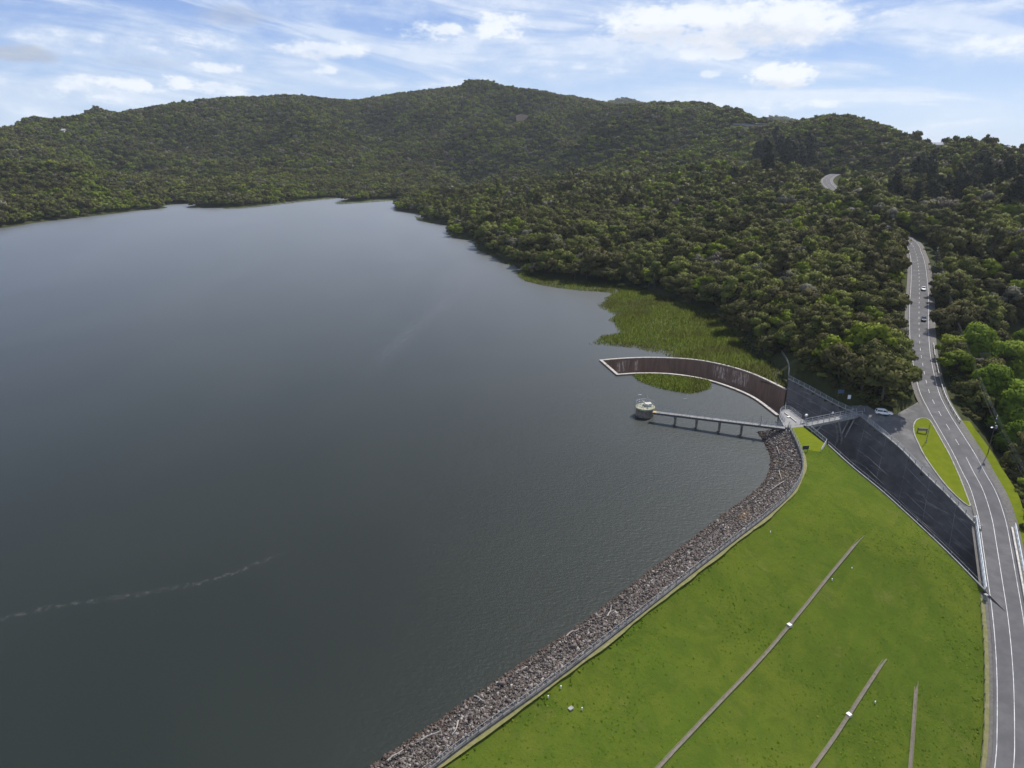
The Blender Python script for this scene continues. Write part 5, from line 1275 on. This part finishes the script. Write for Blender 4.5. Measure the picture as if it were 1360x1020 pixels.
uk = ((UZ > .4) | (US[:, 0] > 105)) & ~inside(US, VOID) & ~inside(US, DAM) & ~inside(US, park_poly) & ~(inside(US, LAKE_NEAR)) & ~inside(US, np.vstack([CREST[:, :2], SHORE_DAM[::-1, :2]])) & (dist_poly(US, park_poly, True)[0] > 1.2) & (dist_poly(US, CH_R)[0] > 3.0) & (ud > np.interp(ui, np.arange(nR), HALF) + 4.4) & (US[:, 0] > 60)
US, UZ = US[uk], UZ[uk]
PT = np.vstack([PT, US]); Zt = np.r_[Zt, UZ]; Dt = np.r_[Dt, np.hypot(US[:, 0], US[:, 1])]; kind = np.r_[kind, ['shrub'] * len(US)]; scl = np.r_[scl, rk.uniform(.6, 1.5, len(US))]; rot = np.r_[rot, rk.random(len(US)) * 6.28]
HT = {'shrub': 2.0, 'dark': 7.4, 'lime': 6.6, 'grey': 7.2, 'bare': 7.4, 'willow': 16, 'pine': 17, 'tall': 10.5}; RD = {'shrub': 1.6, 'dark': 3.9, 'lime': 3.5, 'grey': 3.6, 'bare': 3.2, 'willow': 8.0, 'pine': 4.6, 'tall': 3.2}
ht = np.array([HT[k] for k in kind]) * scl; rd_ = np.array([RD[k] for k in kind]) * scl
blocked = np.zeros(len(PT), bool)
for f in (.2, .6, .97):
    for s in (-1, -.4, .4, 1):
        wR = rd_ * (.9 if f < .9 else .45)
        q = project(np.c_[PT[:, 0] + s * wR, PT[:, 1], Zt + ht * f])
        for cpz in clear_px: blocked |= inside(q[:, :2], cpz)
tall_ok = np.isin(kind, ['willow'])
blocked &= ~tall_ok
PT, Zt, Dt, kind, scl, rot, ht = [q[~blocked] for q in (PT, Zt, Dt, kind, scl, rot, ht)]
mid_p = project(np.c_[PT, Zt + ht * .7]); inframe = (mid_p[:, 0] > -10) & (mid_p[:, 0] < 1372) & (mid_p[:, 1] > 0) & (mid_p[:, 1] < 1030)
size_px = np.array([RD[k] for k in kind]) * scl * FPX / np.hypot(Dt, 60)
single = np.zeros(len(PT), bool)
for kd_, lim in (('dark', 210), ('lime', 80), ('grey', 30), ('bare', 14), ('tall', 36), ('willow', 12), ('pine', 63)):
    c_ = np.where((kind == kd_) & inframe & (mid_p[:, 1] < 720))[0]; c_ = c_[np.argsort(-size_px[c_])][:lim]; single[c_] = True
PHR = {'dark': 'dark olive rounded tree', 'lime': 'yellow green leafy tree', 'grey': 'silvery grey flowering tree', 'bare': 'grey leafless twiggy tree', 'tall': 'upright dark green tree', 'willow': 'tall bright green broadleaf tree', 'pine': 'tall dark pine tree'}
NM = {'dark': 'kanuka_tree', 'lime': 'bush_tree', 'grey': 'flowering_tree', 'bare': 'bare_tree', 'tall': 'upright_tree', 'willow': 'broadleaf_tree', 'pine': 'pine_tree'}
d_ch = dist_poly(PT, CH_R)[0]; d_pk = dist_poly(PT, park_poly, True)[0]; d_rd = dist_poly(PT, ROAD)[0]; d_so = dist_poly(PT, SHORE)[0]
def zone(i, kd_):
    px, py = mid_p[i, 0], mid_p[i, 1]
    if kd_ == 'pine': return ('in the ridge clump above the road bend', 'pines of the ridge clump') if px < 1110 else ('in the stand right of the road', 'pines of the right hillside')
    if kd_ == 'willow': return ('right of the power wires', 'bright broadleaf trees')
    if px > 1238 or (px > 1222 and py < 460):
        if d_rd[i] < 14: return ('at the outer edge of the road', 'trees on the outer road edge')
        return ('beyond the power wires right of the road', 'trees right of the road')
    if d_pk[i] < 14 and py > 420: return ('at the back of the car park', 'trees behind the car park')
    if d_ch[i] < 18: return ('above the upper chute fence', 'trees above the chute')
    if d_rd[i] < 14: return ('along the inner edge of the upper road', 'trees on the inner road edge')
    if d_so[i] < 18: return ('bordering the reed bed and shore', 'trees bordering the reeds')
    return ('deep in the bush between road and reed bed', 'trees in the bush left of the road')
ORD = ['first', 'second', 'third', 'fourth', 'fifth', 'sixth', 'seventh', 'eighth', 'ninth', 'tenth', 'eleventh', 'twelfth', 'thirteenth', 'fourteenth', 'fifteenth', 'sixteenth', 'seventeenth', 'eighteenth', 'nineteenth', 'twentieth']
idxs = np.where(single)[0]; sets = {}
for i in idxs: sets.setdefault((str(kind[i]),) + zone(i, str(kind[i])), []).append(i)
for (kd_, zp, gp), mem in sets.items():
    mem.sort(key=lambda i: mid_p[i, 0])
    for r_, i in enumerate(mem):
        lab = f'{PHR[kd_]} {zp}'
        if 1 < len(mem) <= 20: lab = f'{PHR[kd_]}, {ORD[r_]} from left {zp}'
        t_ = bpy.data.objects.new(NM[kd_], None); COL.objects.link(t_); t_.location = (float(PT[i, 0]), float(PT[i, 1]), float(Zt[i])); t_.rotation_euler = (0, 0, float(rot[i])); t_.scale = (float(scl[i]),) * 3
        tag(t_, lab, 'tree', gp)
        cm, tm = KINDS[kd_][int(i) % len(KINDS[kd_])]
        link('crown', cm, t_); link('trunk', tm, t_)

# the rest of the wood, one mass
far_col = bpy.data.collections.new('wood_sources'); vid = 0; var_of = {}
def source(vfn, mat):
    global vid
    me = crown_mesh(vfn, mat); o = bpy.data.objects.new(f'wood_tree_{vid:02d}', me); far_col.objects.link(o); vid += 1; return vid - 1
for kd_, mat, kw in (('dark', 'leaf_bush', dict(R=3.9, H=7.4)), ('lime', 'leaf_lime', dict(R=3.5, H=6.6)), ('grey', 'leaf_grey', dict(R=3.6, H=7.0)), ('bare', 'leaf_bare', dict(R=3.2, H=7.2)), ('tall', 'leaf_bush', dict(R=3.0, H=10.5, base=2.2, kind='tall')), ('pine', 'leaf_pine', dict(R=5.4, H=16, base=3.0, kind='pine')), ('willow', 'leaf_willow', dict(R=5, H=13, base=2.5, kind='tall')), ('shrub', 'leaf_bush', dict(R=1.7, H=2.1, base=.1))):
    for lod, (nl, lv, ls) in enumerate(((13, 90, .44), (8, 34, .80))):
        for k in range(3):
            var_of.setdefault((kd_, lod), []).append(source(crown(900 + lod * 50 + k * 7 + len(kd_), nl=nl, leaves=lv if kd_ != 'shrub' else 40, ls=ls if kd_ != 'shrub' else .22, core=.9, **kw), mat))
rest = np.where(~single & (np.abs(np.degrees(np.arctan2(PT[:, 0], PT[:, 1]))) < 56))[0]
lod = (Dt[rest] > 620).astype(int); var = np.array([var_of[(str(kind[i]), l)][i % 3] for i, l in zip(rest, lod)], np.int32)
fs = scl[rest] * np.where(Dt[rest] > 1250, 1.38, np.where(Dt[rest] > 620, 1.15, 1.0)) * np.where(Dt[rest] > 3000, 1.4, 1)
me = bpy.data.meshes.new('forest'); me.vertices.add(len(rest)); me.vertices.foreach_set('co', np.c_[PT[rest], Zt[rest] - .2].astype(np.float32).ravel())
for nm, tp, arr in (('variant', 'INT', var), ('turn', 'FLOAT_VECTOR', np.c_[np.zeros(len(rest)), np.zeros(len(rest)), rot[rest]].astype(np.float32)), ('size', 'FLOAT_VECTOR', np.c_[fs, fs, fs * rk.uniform(.8, 1.2, len(rest))].astype(np.float32))):
    at_ = me.attributes.new(nm, tp, 'POINT'); at_.data.foreach_set('value' if tp == 'INT' else 'vector', arr.ravel())
fo_ = link('forest', me); tag(fo_, 'dense evergreen bush covering the hills round the lake', 'forest', kind='stuff')
ng = bpy.data.node_groups.new('wood', 'GeometryNodeTree'); ng.interface.new_socket('Geometry', in_out='INPUT', socket_type='NodeSocketGeometry'); ng.interface.new_socket('Geometry', in_out='OUTPUT', socket_type='NodeSocketGeometry')
gi = ng.nodes.new('NodeGroupInput'); go = ng.nodes.new('NodeGroupOutput'); iop = ng.nodes.new('GeometryNodeInstanceOnPoints'); ci = ng.nodes.new('GeometryNodeCollectionInfo')
ci.inputs['Collection'].default_value = far_col; ci.inputs['Separate Children'].default_value = True; ci.inputs['Reset Children'].default_value = True
def named(nm, tp):
    q = ng.nodes.new('GeometryNodeInputNamedAttribute'); q.data_type = tp; q.inputs[0].default_value = nm; return [s for s in q.outputs if s.enabled][0]
ng.links.new(gi.outputs[0], iop.inputs['Points']); ng.links.new(ci.outputs[0], iop.inputs['Instance']); iop.inputs['Pick Instance'].default_value = True
ng.links.new(named('variant', 'INT'), iop.inputs['Instance Index']); ng.links.new(named('turn', 'FLOAT_VECTOR'), iop.inputs['Rotation']); ng.links.new(named('size', 'FLOAT_VECTOR'), iop.inputs['Scale'])
ng.links.new(iop.outputs[0], go.inputs[0])
md_ = fo_.modifiers.new('wood', 'NODES'); md_.node_group = ng
print('trees', len(PT), 'single', int(single.sum()), 'rest', len(rest))

# ------------------------------------------------------------------ far details on the hills
def slab_on_hill(name, label, pxs, D, mat, h):
    P = np.array([on_hill(a, D) for a, b in pxs]); P[:, 2] = np.maximum(P[:, 2] + 2.0, P[:, 2].mean() + 2.0); o = MB().beam(P, 1.5, h + 6, -6 - h / 2).build(name, mat); return tag(o, label, 'retaining wall')
wall_d = float(np.mean([np.hypot(*hit(px, 169.5)[:2]) for px in (975, 990, 1005, 1018)]))
slab_on_hill('retaining_wall', 'thin pale retaining wall of a road near the hilltop', [(970, 168.5), (985, 168.2), (1004, 168), (1022, 167.5)], wall_d, 'concrete', 2.0)
def house(lab, px, py, D, wd, rz):
    P = on_hill(px, D) + [0, 0, 3.5]; h_ = thing('house', lab, 'house', P, rz)
    MB().box((0, 0, -1), (wd, wd * .7, 9)).build('wall', 'house_wall', h_, True)
    a, b = wd / 2 + .5, wd * .35 + .5
    MB().add([(-a, -b, 3.5), (a, -b, 3.5), (a, b, 3.5), (-a, b, 3.5), (-a, 0, 6), (a, 0, 6)], [[0, 1, 5, 4], [2, 3, 4, 5], [0, 4, 3], [1, 2, 5], [3, 2, 1, 0]]).build('roof', 'roof_steel', h_, True)
    for k in (-.3, 0, .3):
        w_ = MB().box((wd * k, -wd * .35 - .05, 1.2), (1.8, .12, 1.6)).build('window', 'window_glass', h_, True)
house('pale house among trees on the left hilltop', 86, 146, 1600, 16, .2)
house('pale house on the skyline of the right hill', 1245, 187, 930, 12, -.3)
house('white house half hidden by trees at the right skyline', 1341, 199, 850, 12, .4)
for px, py, h, lab in ((943, 142, 26, 'tallest thin mast on the hilltop'), (955, 144, 12, 'short mast right of the tallest hilltop mast'), (929, 143, 14, 'short mast left of the tallest hilltop mast'), (1232, 182, 10, 'thin mast on the right skyline')):
    P = on_hill(px, 1780 if px < 1000 else 930) + [0, 0, 6]; m_ = thing('radio_mast', lab, 'mast', P); MB().tube([P - [0, 0, 4], P + [0, 0, h]], .5, 5, .2).build('shaft', 'dark_steel', m_)
    for z_ in (.5, .8): MB().box(P + [0, 0, h * z_], (1.8, 1.8, .8)).build('antenna', 'steel', m_)
sl = np.array([WD(a, b, 1720 - 0 * b) for a, b in [(685, 153), (692, 151.5), (702, 153), (699, 157.5), (693, 161.5), (686, 160.5)]])
cx_ = sl.mean(0)
slz = MB().add(np.vstack([sl, sl + [0, 40, -6]]), [list(range(6))[::-1], list(range(6, 12))] + [[i, (i + 1) % 6, 6 + (i + 1) % 6, 6 + i] for i in range(6)]).build('landslip', 'clay'); tag(slz, 'bare brown landslip scar on the central hillside', kind='structure')

# ------------------------------------------------------------------ the air over the valley
hb = MB().box((0, 2250, 140), (9800, 5300, 420)).build('haze', None)
m, t, out = new_mat('haze_air'); v = t.node('ShaderNodeVolumePrincipled'); v.inputs['Color'].default_value = (.86, .92, 1.0, 1); v.inputs['Density'].default_value = .000045; v.inputs['Anisotropy'].default_value = .2
t.l.new(v.outputs[0], out.inputs['Volume']); hb.data.materials.append(m); tag(hb, 'thin pale haze in the air over the valley', 'haze', kind='stuff')
